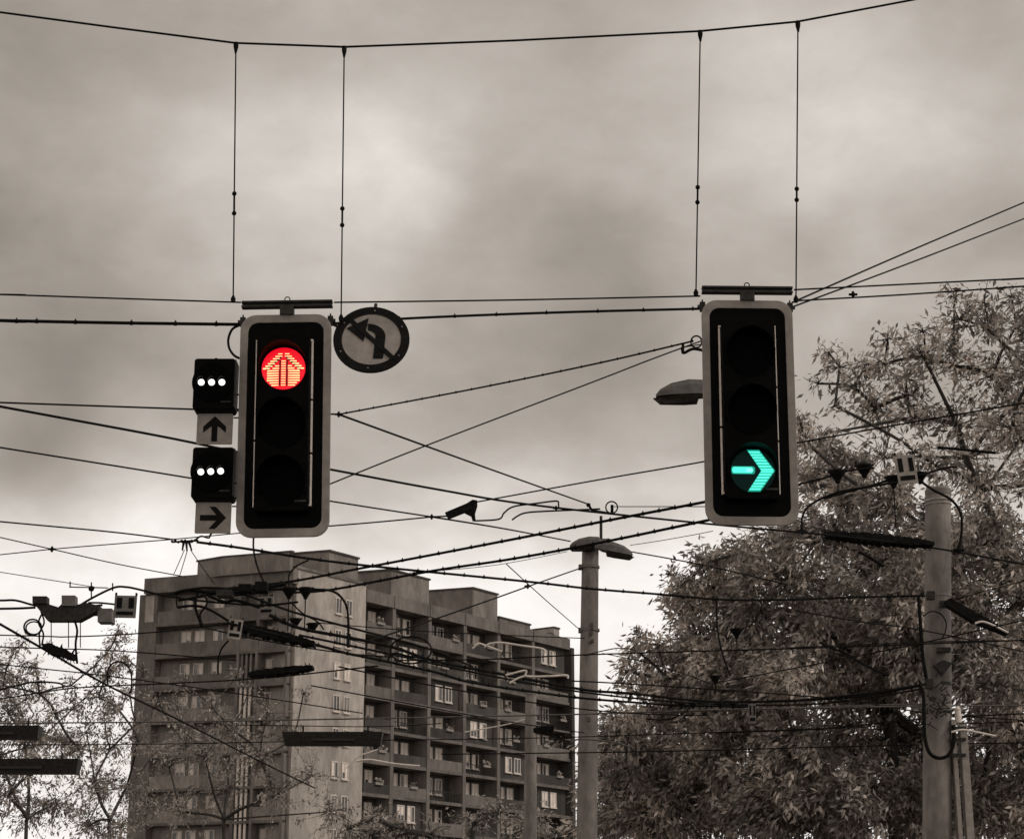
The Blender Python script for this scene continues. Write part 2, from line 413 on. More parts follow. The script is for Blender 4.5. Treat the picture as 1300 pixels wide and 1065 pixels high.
# small lane signals
GB = 'small black lane signals beside the red signal'
def small_signal(x0, x1, y0, y1, leds, label):
    a = at((x0+x1)/2, y1, YS); t = at((x0+x1)/2, y0, YS); s = scale(a); H = t.z-a.z; W = (x1-x0)*s
    root = empty('lane_signal', (a.x, YS-.02, a.z), label, 'traffic light', GB, rot=(0, 0, 0))
    MB().prism(rrect(W, H, .02, 4, 0, H/2), -.05, .12).build('housing', 'black_matt', root, bevel=.005)
    MB().prism(circ(W*.49, 32, -.012, H*.52), -.062, -.05).build('lens_cover', 'dark_lens', root)
    MB().box(W*.18, W*.44, -.055, -.05, H*.13, H*.155).build('rating_plate', 'steel_dark', root)
    MB().tube([(0, 0, H), (0, 0, H+3*s)], 2*s, 8).build('top_bolt', 'steel_dark', root)
    for sgn in (1,):
        h = MB(); h.box(W*.5, W*.5+.006, -.06, .1, H*.04, H*.97); h.build('hinge', 'steel_dark', root)
    for (lx, ly) in leds:
        p = at(lx, ly, YS); x = p.x-a.x; z = p.z-a.z; R = 4.1*s
        lo = MB().prism(circ(R, 20, x, z), -.07, -.062).build('lamp', 'white_led', root)
        v = MB(); vs = []; fs = []; n = 10
        for k in range(n+1):
            an = math.radians(0+180*k/n)
            for rr in (R*1.12, R*1.3):
                for y in (-.062, -.10): vs.append((x+rr*math.cos(an), y, z+rr*math.sin(an)*1.35))
        for k in range(n):
            o = k*4; q = o+4; fs += [(o, o+1, q+1, q), (o+2, q+2, q+3, o+3), (o+1, o+3, q+3, q+1)]
        v.add(vs, fs).build('hood', 'black_gloss', lo)
    br = MB()
    for zf in (.35, .06): br.tube([(W*.5, .03, H*zf), (W*.5+9*s, .03, H*zf)], 1.1*s, 6)
    br.build('mounting_bracket', 'steel_dark', root)
    return root
small_signal(246, 298, 459, 523, [(258, 490), (271, 490), (284, 490)], 'upper small black lane signal with three white lamps, above the upward arrow plate')
small_signal(244, 296.5, 571, 635.5, [(257.5, 603), (270, 602.5), (282.5, 602)], 'lower small black lane signal with three white lamps, between the two arrow plates')
def arrow_plate(x0, x1, y0, y1, d, label):
    a = at((x0+x1)/2, y1, YS); t = at((x0+x1)/2, y0, YS); s = scale(a); H = t.z-a.z; W = (x1-x0)*s
    root = empty('arrow_plate', (a.x, YS-.0, a.z), label, 'sign', 'arrow plates under the lane signals')
    MB().prism(rrect(W, H, .008, 3, 0, H/2), -.006, .006).build('plate', 'plate', root)
    pts = [(-.42, 0), (.42, 0)]
    k = H*.9
    sh = [(-.10, -.46), (.10, -.46), (.10, .24), (-.10, .24)]
    hd = [(0, .46), (-.40, .08), (-.40, -.14), (0, .20), (.40, -.14), (.40, .08)]
    hl = [(0, .46), (-.40, .08), (-.40, -.14), (0, .20)]; hr = [(0, .46), (0, .20), (.40, -.14), (.40, .08)]
    m = MB()
    for y, P in ((-.010, sh), (-.0098, hl), (-.0098, hr)):
        Q = [(x*k, z*k) for x, z in P]
        if d == 'right': Q = [(z, -x) for x, z in Q]
        m.prism([(x, z+H/2) for x, z in Q], y, -.006)
    m.build('arrow', 'sign_dark', root)
    MB().tube([(W*.5, .02, H*.9), (W*.5+11*s, .02, H*.9)], 1*s, 6).build('mounting_bracket', 'steel_dark', root)
arrow_plate(249, 294.5, 525.5, 564, 'up', 'square grey plate with black arrow pointing up, under the upper lane signal')
arrow_plate(247, 292.5, 638, 677, 'right', 'square grey plate with black arrow pointing right, under the lower lane signal')
# no left turn sign
c = at(471.5, 431, YS); s = scale(c)
ns = empty('no_left_turn_sign', c, 'round no left turn sign with dark ring, beside the red signal', 'sign', rot=(math.radians(-13), math.radians(4), 0))
R = 48.5*s
MB().prism(circ(R*.99, 48), 0, .012).build('disc', 'sign_face', ns)
MB().ring(circ(R, 48), circ(R*.775, 48), -.004, .014).build('ring', 'sign_dark', ns)
bar = MB().prism([(-.58*R, .60*R), (-.68*R, .52*R), (.60*R, -.60*R), (.70*R, -.52*R)][::-1], -.0075, 0); bar.build('slash_bar', 'sign_dark', ns)
ar = MB(); ar.prism([(.10*R, -.58*R), (.36*R, -.56*R), (.36*R, .1*R), (.10*R, .1*R)], -.004, 0)
n = 14
for k in range(n):
    a0 = math.radians(180*k/n/1.9); a1 = math.radians(180*(k+1)/n/1.9)
    ro, ri = .46*R, .20*R; ox, oz = -.10*R, .1*R-.02*R
    ar.prism([(ox+ri*math.cos(a0), oz+ri*math.sin(a0)*.9), (ox+ro*math.cos(a0), oz+ro*math.sin(a0)*.85), (ox+ro*math.cos(a1), oz+ro*math.sin(a1)*.85), (ox+ri*math.cos(a1), oz+ri*math.sin(a1)*.9)], -.004-.00003*k, 0)
ar.prism([(-.68*R, .29*R), (-.20*R, -.08*R), (-.14*R, .64*R)], -.0052, 0)
ar.build('arrow', 'sign_dark', ns)
for k in range(6):
    a = math.radians(30+60*k); MB().sphere((.88*R*math.cos(a), -.005, .88*R*math.sin(a)), .006, 6).build('rivet', 'galv', ns)
MB().tube([(0, .01, R*.98), (0, .01, R+6*s)], 2.2*s, 8).build('clamp', 'steel_dark', ns)
MB().tube([Vector((-R*.95, .03, R*.4)), Vector((-R*1.12, .04, R*.5))], 2*s, 8).build('bracket', 'steel_dark', ns)
# ------------------------------------------------------------------ wires
GW = 'overhead wires of the junction'
def P3(p, mode, val, i):
    if mode == 'z': return atz(p[0], p[1], val if not isinstance(val, (list, tuple)) else val[i])
    return at(p[0], p[1], val if not isinstance(val, (list, tuple)) else val[i])
def wire(label, pts, mode='z', val=6.5, wpx=1.6, name='overhead_wire', cat='wire', ties=0, curve=True, m='wire', group=GW, grow=True):
    P = [P3(p, mode, val, i) for i, p in enumerate(pts)]
    sc = sum(scale(p) for p in P)/len(P); r = wpx*1.2*sc/2
    if grow:
        if pts[0][0] <= 0: P = [P[0]+(P[0]-P[1]).normalized()*6]+P
        if pts[-1][0] >= 1300: P = P+[P[-1]+(P[-1]-P[-2]).normalized()*6]
    if len(P) == 2:
        a, b_ = P; d = (a-b_).length; P = [a+(b_-a)*t+Vector((0, 0, -d*.0035*4*t*(1-t))) for t in [k/10 for k in range(11)]]
    elif curve: P = smoothline(P)
    b = MB().tube(P, r, 6)
    if ties:
        acc = 0; nxt = ties*sc*.5
        for i in range(len(P)-1):
            sl_ = (P[i+1]-P[i]).length
            while acc+sl_ > nxt:
                q = P[i]+(P[i+1]-P[i])*((nxt-acc)/sl_); dd = (P[i+1]-P[i]).normalized()
                b.tube([q-dd*r*.8, q+dd*r*.8], r*1.3, 6); b.tube([q, q+Vector((0, 0, r*2.1))], r*.4, 5); nxt += ties*sc*random.uniform(.8, 1.25)
            acc += sl_
    o = b.build(name, m, smooth=False); tag(o, label, cat, group); return o
# signal plane
wire('topmost span cable sagging across the sky above both big signals', [(-60, 9), (0, 16), (150, 36), (299, 55), (437, 60), (650, 52), (888, 40), (1012, 28), (1160, 0), (1290, -26), (1400, -50)], 'y', YS, 2.3, 'span_cable', 'cable', curve=False)
wire('thin tension wire left of the red signal bar', [(-60, 373), (0, 374), (150, 379), (306, 384)], 'y', YS, 1.8, 'tension_wire')
wire('thin tension wire between the two big signal bars', [(424, 384), (650, 381), (889, 376)], 'y', YS, 1.8, 'tension_wire')
wire('upper of two thin wires leaving the turquoise signal bar for the right edge', [(1008, 368), (1150, 361), (1310, 353), (1360, 350)], 'y', YS, 1.8, 'tension_wire')
wire('lower of two thin wires leaving the turquoise signal bar for the right edge', [(1010, 382), (1150, 374), (1310, 363), (1360, 360)], 'y', YS+.1, 1.8, 'tension_wire')
wire('steep upper wire rising from the turquoise signal to the right edge', [(1006, 384), (1150, 321), (1310, 253)], 'y', [13, 14.5, 16.5], 1.9)
wire('steep lower wire rising from the turquoise signal to the right edge', [(1000, 392), (1150, 336), (1310, 274)], 'y', [13, 14.5, 16.5], 1.8)
wire('thick clipped power cable running left from the red signal corner', [(-60, 405), (0, 407), (150, 410), (305, 412)], 'y', YS+.03, 3.6, 'power_cable', 'cable', ties=60)
wire('thick clipped power cable from round sign to turquoise signal corner', [(421, 411), (524, 404), (700, 397), (892, 392)], 'y', YS+.06, 2.8, 'power_cable', 'cable', ties=60)
o = wire('black hose loop on the left side of the red signal', [(304, 413), (295, 418), (290, 430), (291, 442), (297, 451), (304, 455)], 'y', YS+.03, 2.8, 'cable_loop', 'cable')
GR = 'hanger rods of the big signals'
def hanger(a, b_, kn, label):
    A = at(a[0], a[1], YS); B = at(b_[0], b_[1], YS); s = scale(A)
    root = empty('hanger_rod', B, label, 'rod', GR)
    MB().tube([A, B], .95*s, 6).build('rod', 'wire', root, world=True)
    for (x, y) in ((a[0], a[1]+5), (b_[0], b_[1]-3)):
        p = at(x, y, YS); MB().lathe([(1.0*s, -7*s), (2.4*s, -4*s), (3*s, 2*s), (2.*s, 5*s)] if y > 200 and False else [(2.6*s, -3*s), (3.2*s, 1.5*s), (1.2*s, 6*s)] if y > 200 else [(1.2*s, -9*s), (3.2*s, 0), (3.2*s, 6*s)], p, 10).build('end_clamp', 'wire', root, world=True)
    m = MB()
    for y in kn:
        t = (y-a[1])/(b_[1]-a[1]); p = at(a[0]+(b_[0]-a[0])*t, y, YS); m.sphere(p, 3.1*s, 8)
    t0, t1 = [(y-a[1])/(b_[1]-a[1]) for y in kn]
    m.tube([at(a[0]+(b_[0]-a[0])*t0, kn[0], YS), at(a[0]+(b_[0]-a[0])*t1, kn[1], YS)], 1.35*s, 6)
    m.build('turnbuckle', 'wire', root, world=True)
hanger((299.5, 55), (296, 384), (246, 271), 'leftmost long hanger rod, above the left end of the red signal bar')
hanger((437, 60), (433, 408), (265, 286), 'long hanger rod reaching down to the round no left turn sign')
hanger((889, 40), (883.5, 376), (238, 257), 'long hanger rod meeting the left end of the turquoise signal bar')
hanger((1013, 28), (1010.5, 384), (240, 254), 'rightmost long hanger rod, at the right end of the turquoise signal bar')
# upper mid wires
wire('level wire on the left edge passing between lane signal and arrow plate', [(0, 511), (200, 518), (430, 526)], 'z', 7.2, 2.0)
wire('long heavy cable sloping down behind both signals to the right edge', [(0, 516), (200, 553), (303, 574), (420, 596), (560, 622), (677, 641), (900, 665), (1050, 679), (1182, 695), (1310, 718)], 'z', 7.0, 2.4, ties=0)
wire('wire sloping down from left edge behind the lower lane signal', [(0, 568), (200, 600), (419, 636), (548, 656)], 'z', 6.8, 1.8)
wire('wire running from the small ball joint to the left lamp head', [(548, 656), (640, 671), (724, 687)], 'y', [22.6, 27, 32.6], 1.7)
wire('knotted wire rising from beside the red signal to the ring behind the turquoise one', [(430, 526), (600, 494), (760, 461), (880, 433)], 'z', 7.2, 1.9, ties=26)
wire('wire falling from the knot by the red signal to the post insulator', [(430, 526), (590, 584), (747, 640)], 'y', [20.4, 26, 33], 1.9)
wire('wire rising from behind the red signal to the top left of the turquoise one', [(400, 622), (540, 566), (750, 486), (830, 455), (893, 432)], 'y', [19, 19.5, 20, 20, 20], 1.7)
wire('short wire rising from the red signal foot to the ball joint', [(400, 669), (548, 656)], 'z', 6.8, 1.6)
wire('taut wire linking the ball joint to the dark wedge clamp', [(548, 656), (568, 655)], 'z', 6.8, 1.8)
wire('wire from the dark wedge clamp rising behind the turquoise signal into the tree', [(606, 637), (760, 609), (893, 586), (1014, 562), (1130, 541), (1310, 510)], 'z', 7.3, 1.7)
wire('thin wire from the post ring level to the turquoise signal', [(776, 643), (850, 643), (905, 643)], 'y', [33, 30, 28], 1.1)
wire('hairline wire rising right of the twin lamp', [(800, 692), (905, 674)], 'y', [33, 30], .8)
def ball(px, py, mode, val, rpx, label, cat='clamp', name='wire_clamp', group='small clamps on the overhead wires'):
    p = P3((px, py), mode, val, 0); s = scale(p)
    b = MB().sphere(p, rpx*s, 8); b.tube([p+Vector((-rpx*1.7*s, 0, 0)), p+Vector((rpx*1.7*s, 0, 0))], rpx*.5*s, 6)
    b.tube([p+Vector((0, 0, -rpx*1.3*s)), p+Vector((0, 0, rpx*1.3*s))], rpx*.5*s, 6)
    o = b.build(name, 'wire'); tag(o, label, cat, group)
ball(548, 656, 'z', 6.8, 2.6, 'small ball joint where two wires meet left of the wedge clamp')
ball(430, 526, 'z', 7.2, 2.8, 'knot of wire just right of the red signal')
ball(66, 697, 'z', 6.4, 2.8, 'small clamp where two thin wires cross near the left edge')
ball(1083, 374, 'y', YS, 3.2, 'small clamp hanging on the wires right of the turquoise signal')
# wedge clamp (dead-end)
p = at(586, 648, 22.6); s = scale(p)
def shp(name, pts, Y, th, m, label=None, cat=None, group=None, parent=None):
    b = MB(); Q = [at(x, y, Y) for x, y in pts]; n = len(Q)
    vs = [q+Vector((0, -th/2, 0)) for q in Q]+[q+Vector((0, th/2, 0)) for q in Q]
    fs = [tuple(range(n)), tuple(range(2*n-1, n-1, -1))]+[(k, n+k, n+(k+1) % n, (k+1) % n) for k in range(n)]
    b.add(vs, fs); o = b.build(name, m, parent, world=parent is not None)
    if label: tag(o, label, cat, group)
    return o
wc = empty('wedge_clamp', p, 'dark triangular wedge clamp on the wires between the two signals', 'clamp')
shp('clamp_arm', [(565, 651), (596, 638), (602, 646), (569, 659)], 22.6, .06, 'wire', parent=wc)
shp('clamp_frame', [(592, 640), (600, 635), (606, 636), (606, 642), (603, 652), (604, 661), (600, 661), (598, 655), (592, 652), (584, 648)], 22.62, .08, 'wire', parent=wc)
def rod(label, pts, Y, wpx, name, m='wire', cat='rod', group=None, curve=True, mode='y'):
    return wire(label, pts, mode, Y, wpx, name, cat, m=m, group=group, grow=False, curve=curve)
rod('upper curved contact arm between wedge clamp and twin lamp', [(604, 661), (633, 659), (640, 651), (652, 643), (680, 639), (706, 636), (709, 640), (709, 645)], 24.5, 1.9, 'contact_arm', cat='contact arm', group='dark curved contact arms')
rod('lower curved contact arm ending near the post insulator', [(650, 660), (657, 655), (667, 651), (690, 649), (762, 646)], 26, 1.9, 'contact_arm', cat='contact arm', group='dark curved contact arms')
ball(706, 645, 'y', 24.5, 2.4, 'clamp at the right end of the upper contact arm')
# trolley wires in the middle
wire('upper clipped feeder cable rising from building roof to turquoise signal', [(287, 747), (369, 738), (454, 722), (560, 702), (669, 681), (780, 659), (900, 636), (960, 622)], 'z', 6.6, 2.9, 'feeder_cable', 'cable', ties=27)
wire('lower clipped feeder cable rising across the twin lamp to turquoise signal', [(372, 752), (423, 748), (546, 725), (640, 711), (719, 697), (800, 681), (900, 660), (960, 648)], 'z', 6.3, 2.9, 'feeder_cable', 'cable', ties=27)
wire('heavy cable falling from the left cable knot past the post to the right pole', [(250, 688), (310, 696), (400, 710), (496, 721), (669, 738), (748, 747), (835, 754), (920, 761), (1000, 761), (1090, 758), (1176, 756)], 'y', [21, 21.4, 22, 22.6, 23.6, 24, 24.6, 25, 25.4, 25.8, 26], 2.6, 'feeder_cable', 'cable', ties=34)
wire('wire with turnbuckle from the grey lamp post down to the roof', [(740, 720), (674, 743), (632, 758), (560, 783), (470, 813)], 'y', [33, 30, 28, 26, 24], 1.6)
ball(670, 744, 'y', 30, 2.6, 'turnbuckle on the wire left of the grey lamp post')
wire('thin wire falling to the side of the grey lamp post', [(643, 716), (690, 759), (737, 800)], 'y', [25, 29, 33], 1.0)
wire('hairline wire from roof level up to the twin lamp', [(520, 727), (630, 717), (720, 700)], 'y', [25, 28, 33], .8)
wire('wire leaving the right lamp head towards the tree', [(800, 700), (892, 717), (1000, 742)], 'y', [33, 30, 28], 1.6)
# left group
wire('upper thin wire from left edge to the left cable knot', [(0, 662), (140, 675), (222, 685)], 'z', 6.6, 1.7)
wire('thin wire falling from left edge through small clamp to the roof', [(0, 682), (66, 697), (150, 716), (235, 732)], 'z', 6.4, 1.2)
wire('thin wire rising from left edge through small clamp to the red signal foot', [(0, 704), (66, 697), (150, 690), (225, 684), (310, 676)], 'z', 6.4, 1.2)
wire('hairline wire on the left edge above the wire crossing', [(0, 726), (120, 745)], 'z', 6.2, .9)
kn = empty('cable_knot', atz(235, 687, 6.6), 'tangled cable knot with hooks above the left end of the roof', 'clamp')
b = MB(); p = atz(235, 687, 6.6); s = scale(p)
for k in range(9):
    x = (k-4)*4.2; b.sphere(p+Vector((x*s, 0, math.sin(k*2.1)*1.3*s)), random.uniform(1.6, 2.6)*s, 7)
b.tube([p+Vector((-17*s, 0, -1*s)), p+Vector((17*s, 0, 1*s))], 1.3*s, 6)
b.build('hook_chain', 'wire', kn, world=True)
for dx, dy in ((-3, 12), (3, 13), (9, 12)):
    MB().tube([p+Vector((dx*.5*s, 0, 0)), p+Vector((dx*s, 0, -dy*s))], [2.*s, 1.*s], 6).build('hook', 'wire', kn, world=True)
MB().tube(smoothline([p+Vector((q[0]*s, -.02, q[1]*s)) for q in ((12, 0), (20, 6), (30, 4), (32, 8), (36, 12))]), 1.2*s, 6).build('tail', 'wire', kn, world=True)
for i, (x, y) in enumerate(((220, 730), (228, 731), (273, 742))):
    wire(('left short bridle wire under the cable knot', 'middle short bridle wire under the cable knot', 'right slanting bridle wire under the cable knot')[i], [(234+i*4, 698), (x, y)], 'z', 6.5, .9, name='bridle_wire')
wire('vertical cable hanging below the red signal onto the wire tangle', [(322, 680), (322, 698), (327, 720), (336, 741)], 'y', 21.5, 2.2, 'drop_cable', 'cable')
# ---- left crossing
YL = 22.5
lc = empty('wire_crossing', at(85, 775, YL), 'cluttered trolley wire crossing with boxes and coil at the left edge', 'wire crossing')
def sub(name, pts, wpx, Y=YL, m='wire', parent=None, n=6, curve=True):
    P = [at(x, y, Y) for x, y in pts]; s = scale(P[0])
    if curve: P = smoothline(P)
    return MB().tube(P, wpx*s/2, n).build(name, m, parent or lc, world=True)
sub('upper_tube', [(-40, 761), (0, 762), (20, 762), (43, 768), (70, 772), (96, 771), (130, 768)], 3.0)
sub('lower_tube', [(-40, 773), (0, 772.5), (25, 772), (45, 771)], 3.2)
sub('arm', [(96, 772), (115, 760), (144, 746), (160, 745), (176, 748), (195, 753)], 3.0)
sub('arm', [(112, 765), (126, 765), (146, 767)], 2.6)
shp('frame_plate', [(43, 765), (60, 767), (76, 772), (80, 768), (96, 770), (110, 766), (128, 770), (126, 776), (102, 789), (62, 789), (52, 776)], YL+.05, .16, 'steel_dark', parent=lc)
def boxpx(name, x0, x1, y0, y1, Y, th, m, parent):
    return shp(name, [(x0, y1), (x1, y1), (x1, y0), (x0, y0)], Y, th, m, parent=parent)
boxpx('insulator_box', 43, 61, 758, 767, YL, .15, 'steel_dark', lc)
boxpx('insulator_box', 80, 97, 757, 770, YL, .15, 'grey_box', lc)
boxpx('grey_block', 126, 144, 774, 791, YL+.1, .2, 'grey_box', lc)
boxpx('beam', 108, 130, 772, 781, YL+.2, .1, 'grey_box', lc)
sub('antenna_rod', [(88, 745), (137, 746)], 1.6, curve=False)
for x, a, c in ((89, 738, 745), (116, 739, 761), (143, 740, 750)): sub('antenna_pin', [(x, a), (x, c)], 1.8, curve=False)
MB().sphere(at(116, 747, YL), 4*scale(at(116, 747, YL)), 8).build('knob', 'wire', lc, world=True)
sub('coil', [(41.5+11*math.cos(a), 796+10*math.sin(a)) for a in [k*.35 for k in range(19)]], 2.4)
sub('coil', [(43+10*math.cos(a), 797+8*math.sin(a)) for a in [k*.35 for k in range(19)]], 2.0, YL+.05)
sub('drop_cable', [(52, 776), (56, 790), (50, 804), (51, 821)], 2.3)
sub('drop_cable', [(55, 776), (49, 790), (55, 804), (53, 819)], 2.3, YL+.06)
sub('drop_cable', [(94, 786), (98, 800), (96, 818), (98, 842)], 3.0)
for x, a, c in ((65, 788, 818), (87, 788, 822), (102, 784, 822)): sub('drop_wire', [(x, a), (x, c)], 1.3, curve=False)
def ragged(name, pts, Y, th, m, label=None, cat=None, group=None, parent=None, spikes=26, hgt=6, skirts=False):
    # long dark slab with rough bristled edges
    b = MB(); A = at(*pts[0], Y); B = at(*pts[1], Y); s = scale(A); d = (B-A); n = spikes
    up = Vector((0, 0, 1))
    hs = [hgt*(.35+.65*math.sin(math.pi*(k+.5)/(n+1))**.6)*random.uniform(.75, 1.15) for k in range(n+1)]
    top = [A+d*(k/n)+up*hs[k]*.5*s for k in range(n+1)]; bo = [A+d*(k/n)-up*hs[k]*random.uniform(.35, .6)*s for k in range(n+1)]
    Q = bo+top[::-1]; k2 = len(Q)
    vs = [q+Vector((0, -th/2, 0)) for q in Q]+[q+Vector((0, th/2, 0)) for q in Q]
    m_ = n+1
    fs = []
    for k in range(n):
        a, c, e, f_ = k, k+1, k2-2-k, k2-1-k
        fs += [(a, c, e, f_), (k2+f_, k2+e, k2+c, k2+a), (a, k2+a, k2+c, c), (f_, e, k2+e, k2+f_)]
    fs += [(0, k2-1, 2*k2-1, k2), (n, k2+n, k2+n+1, n+1)]
    b.add(vs, fs)
    for k in range(n*2):
        t = random.random(); q = A+d*t; b.tube([q, q+Vector((random.uniform(-.6, .6), random.uniform(-.5, .5), random.choice((-1, 1))*random.uniform(.5, .85)))*hgt*s], [s*1.1, s*.4], 5)
    o = b.build(name, m, parent, world=parent is not None)
    if label: tag(o, label, cat, group)
    return o
ragged('section_insulator', (56, 819), YL and YL, .2, 'steel_dark') if False else None
GI = 'dark bristled section insulators'
ragged('section_insulator', [(56, 821), (94, 834)], YL, .2, 'wire', 'short tilted dark bristled insulator hanging under the left wire crossing', 'insulator', GI, hgt=13, spikes=14)
# marker plates
def marker(x0, x1, y0, y1, Y, label, tilt=0, m='plate', yaw=0):
    a = at((x0+x1)/2, y1, Y); t = at((x0+x1)/2, y0, Y); s = scale(a); H = t.z-a.z; W = (x1-x0)*s
    root = empty('marker_plate', a, label, 'sign', 'grey marker plates on the overhead wires', rot=(0, tilt, yaw))
    MB().box(-W/2, W/2, -.012, .012, 0, H).build('plate', m, root)
    k = MB()
    for x in (-.27, .27): k.box((x-.12)*W, (x+.12)*W, -.016, -.012, H*.42, H*.9)
    k.box(-W*.38, W*.38, -.016, -.012, H*.12, H*.28); k.build('marking', 'sign_dark', root)
    h = MB(); h.box(-W*.5, -W*.42, -.01, .02, H, H*1.13); h.box(W*.42, W*.5, -.01, .02, H, H*1.13); h.build('hanger', 'wire', root)
marker(144, 172, 756, 784, YL-.2, 'dark grey marker plate on the wire crossing at the left of the roof', tilt=.02, m='grey_box')
marker(288, 305, 786, 811, 22, 'pale marker plate tilted in front of the building balconies', tilt=.12, yaw=.15, m='galv')
marker(1141, 1166, 578, 614, 24.5, 'upright pale marker plate beside the top of the right pole', tilt=-.1)
marker(329, 347, 757, 780, 23.6, 'marker plate hanging in the dark tangle under the red signal', tilt=-.05, m='grey_box')
marker(951, 960, 893, 918, 27, 'tiny marker plate hanging low in front of the tree', m='grey_box')
# ---- tangle before the building
YT = 22.0
tg = empty('wire_tangle', at(300, 750, YT), 'thick tangle of dark cables and boxes in front of the roof edge', 'wire crossing')
for pts, wpx, dy in (([(225, 751), (259, 746), (306, 748), (357, 748), (399, 748), (424, 751), (438, 765), (442, 785), (442, 822)], 3.4, 0),
                     ([(222, 753), (240, 749), (270, 752), (310, 751), (345, 744), (362, 741)], 5.0, .1),
                     ([(225, 771), (240, 769), (256, 770), (272, 777), (290, 788)], 3.6, .15),
                     ([(226, 762), (245, 759), (270, 754), (300, 755), (330, 752)], 3.4, .3),
                     ([(251, 752), (248, 770), (256, 795)], 3.6, .2), ([(257, 752), (263, 765), (254, 780), (258, 796)], 2.6, .25),
                     ([(265, 756), (285, 764), (300, 762), (330, 771)], 4.2, .3), ([(270, 752), (300, 762), (322, 768)], 2.2, .4),
                     ([(367, 745), (367, 730), (377, 718), (392, 711)], 2.2, .5), ([(370, 765), (385, 779), (403, 789), (411, 799)], 2.2, .5),
                     ([(290, 813), (281, 824), (277, 840), (277, 856)], 2.6, .8), ([(225, 751), (224, 762), (225, 771)], 2.2, .2),
                     ([(195, 753), (210, 755), (225, 752)], 2.6, .5)):
    sub('cable', pts, wpx, YT+dy, parent=tg)
boxpx('junction_box', 304, 320, 743, 752, YT-.1, .2, 'wire', tg)
boxpx('junction_box', 325, 340, 740, 752, YT-.1, .2, 'wire', tg)
boxpx('junction_box', 276, 296, 750, 758, YT-.1, .2, 'steel_dark', tg)
# cone insulators
proto = None
GC = 'dark bell insulators hung on the wires'
def cone(px, py, size, Y, label, stem=0):
    p = at(px, py, Y); s = scale(p)
    root = empty('bell_insulator', p, label, 'insulator', GC)
    z = size*s
    MB().lathe([(.50*z, .36*z), (.55*z, .26*z), (.48*z, .12*z), (.2*z, -.3*z), (.12*z, -.5*z)], (0, 0, 0), 12).build('bell', 'wire', root)
    MB().tube([(-.62*z, 0, .28*z), (.62*z, 0, .34*z)], .08*z, 6).build('clamp_bar', 'wire', root)
    if stem: MB().tube([(0, 0, -.4*z), (0, 0, -stem*s)], .8*s, 5).build('stem', 'wire', root)
cone(367, 752, 17, YT, 'left of two bell insulators in front of the pale wall top', 49)
cone(388, 752, 17, YT, 'right of two bell insulators in front of the pale wall top', 46)
cone(375, 790, 14, YT+.7, 'small bell insulator on the trolley wire below the left bell')
cone(397, 796, 14, YT+.7, 'small bell insulator on the trolley wire below the right bell')
cone(1063, 604, 20, 24.6, 'leftmost bell insulator in the row left of the upright marker plate', 26)
cone(1097, 597, 20, 24.7, 'highest bell insulator in the row left of the upright marker plate', 0)
cone(1134, 611, 18, 24.6, 'bell insulator just left of the upright marker plate', 60)
cone(1168, 606, 17, 24.7, 'bell insulator just right of the upright marker plate', 0)
cone(935, 803, 15, 25.5, 'lone bell insulator hanging before the tree below the watercourse of leaves' if False else 'lone bell insulator hanging in front of the big tree left half', 22)
cone(908, 862, 13, 26.5, 'lower lone bell insulator just above the double trolley wires', 14)
ragged('section_insulator', [(304, 797), (400, 818)], 23, .25, 'wire', 'long dark bristled insulator right of the pale tilted marker plate', 'insulator', GI, hgt=12, spikes=30)
ragged('section_insulator', [(316, 857), (398, 848)], 24, .25, 'wire', 'long dark bristled insulator in front of the middle balconies', 'insulator', GI, hgt=9, spikes=26)
ragged('section_insulator', [(1048, 679), (1184, 692)], 24.4, .25, 'wire', 'longest dark bristled insulator, left of the right pole', 'insulator', GI, hgt=11, spikes=40)
wire('upper of two thick trolley wires crossing in front of the building', [(343, 781), (380, 797), (442, 809), (498, 821), (553, 839), (635, 855), (740, 875), (801, 880), (899, 890), (976, 890), (1060, 886), (1110, 881), (1172, 869)], 'z', 5.55, 3.2, 'trolley_wire', 'wire', ties=30)
wire('lower of two thick trolley wires crossing in front of the building', [(290, 791), (400, 818), (440, 829), (470, 835), (553, 853), (598, 866), (685, 879), (740, 886), (801, 891), (862, 895), (960, 897)], 'z', 5.5, 2.8, 'trolley_wire', 'wire', ties=34)
rod('large oval cable hoop hanging in front of the dark balconies', [(521.6+26*math.cos(a), 825+17*math.sin(a)) for a in [k*.33 for k in range(20)]], 23.4, 2.0, 'cable_hoop', cat='cable')
rod('short cable bow under the oval hoop', [(492, 838), (500, 829), (520, 833), (545, 836)], 23.5, 2.2, 'cable_bow', cat='cable')
rod('arc of thin cable left of the tree trunks at the left edge', [(137, 870), (137, 850), (147, 840), (160, 843), (167, 858), (166, 880)], 24, 1.8, 'cable_hoop', cat='cable')
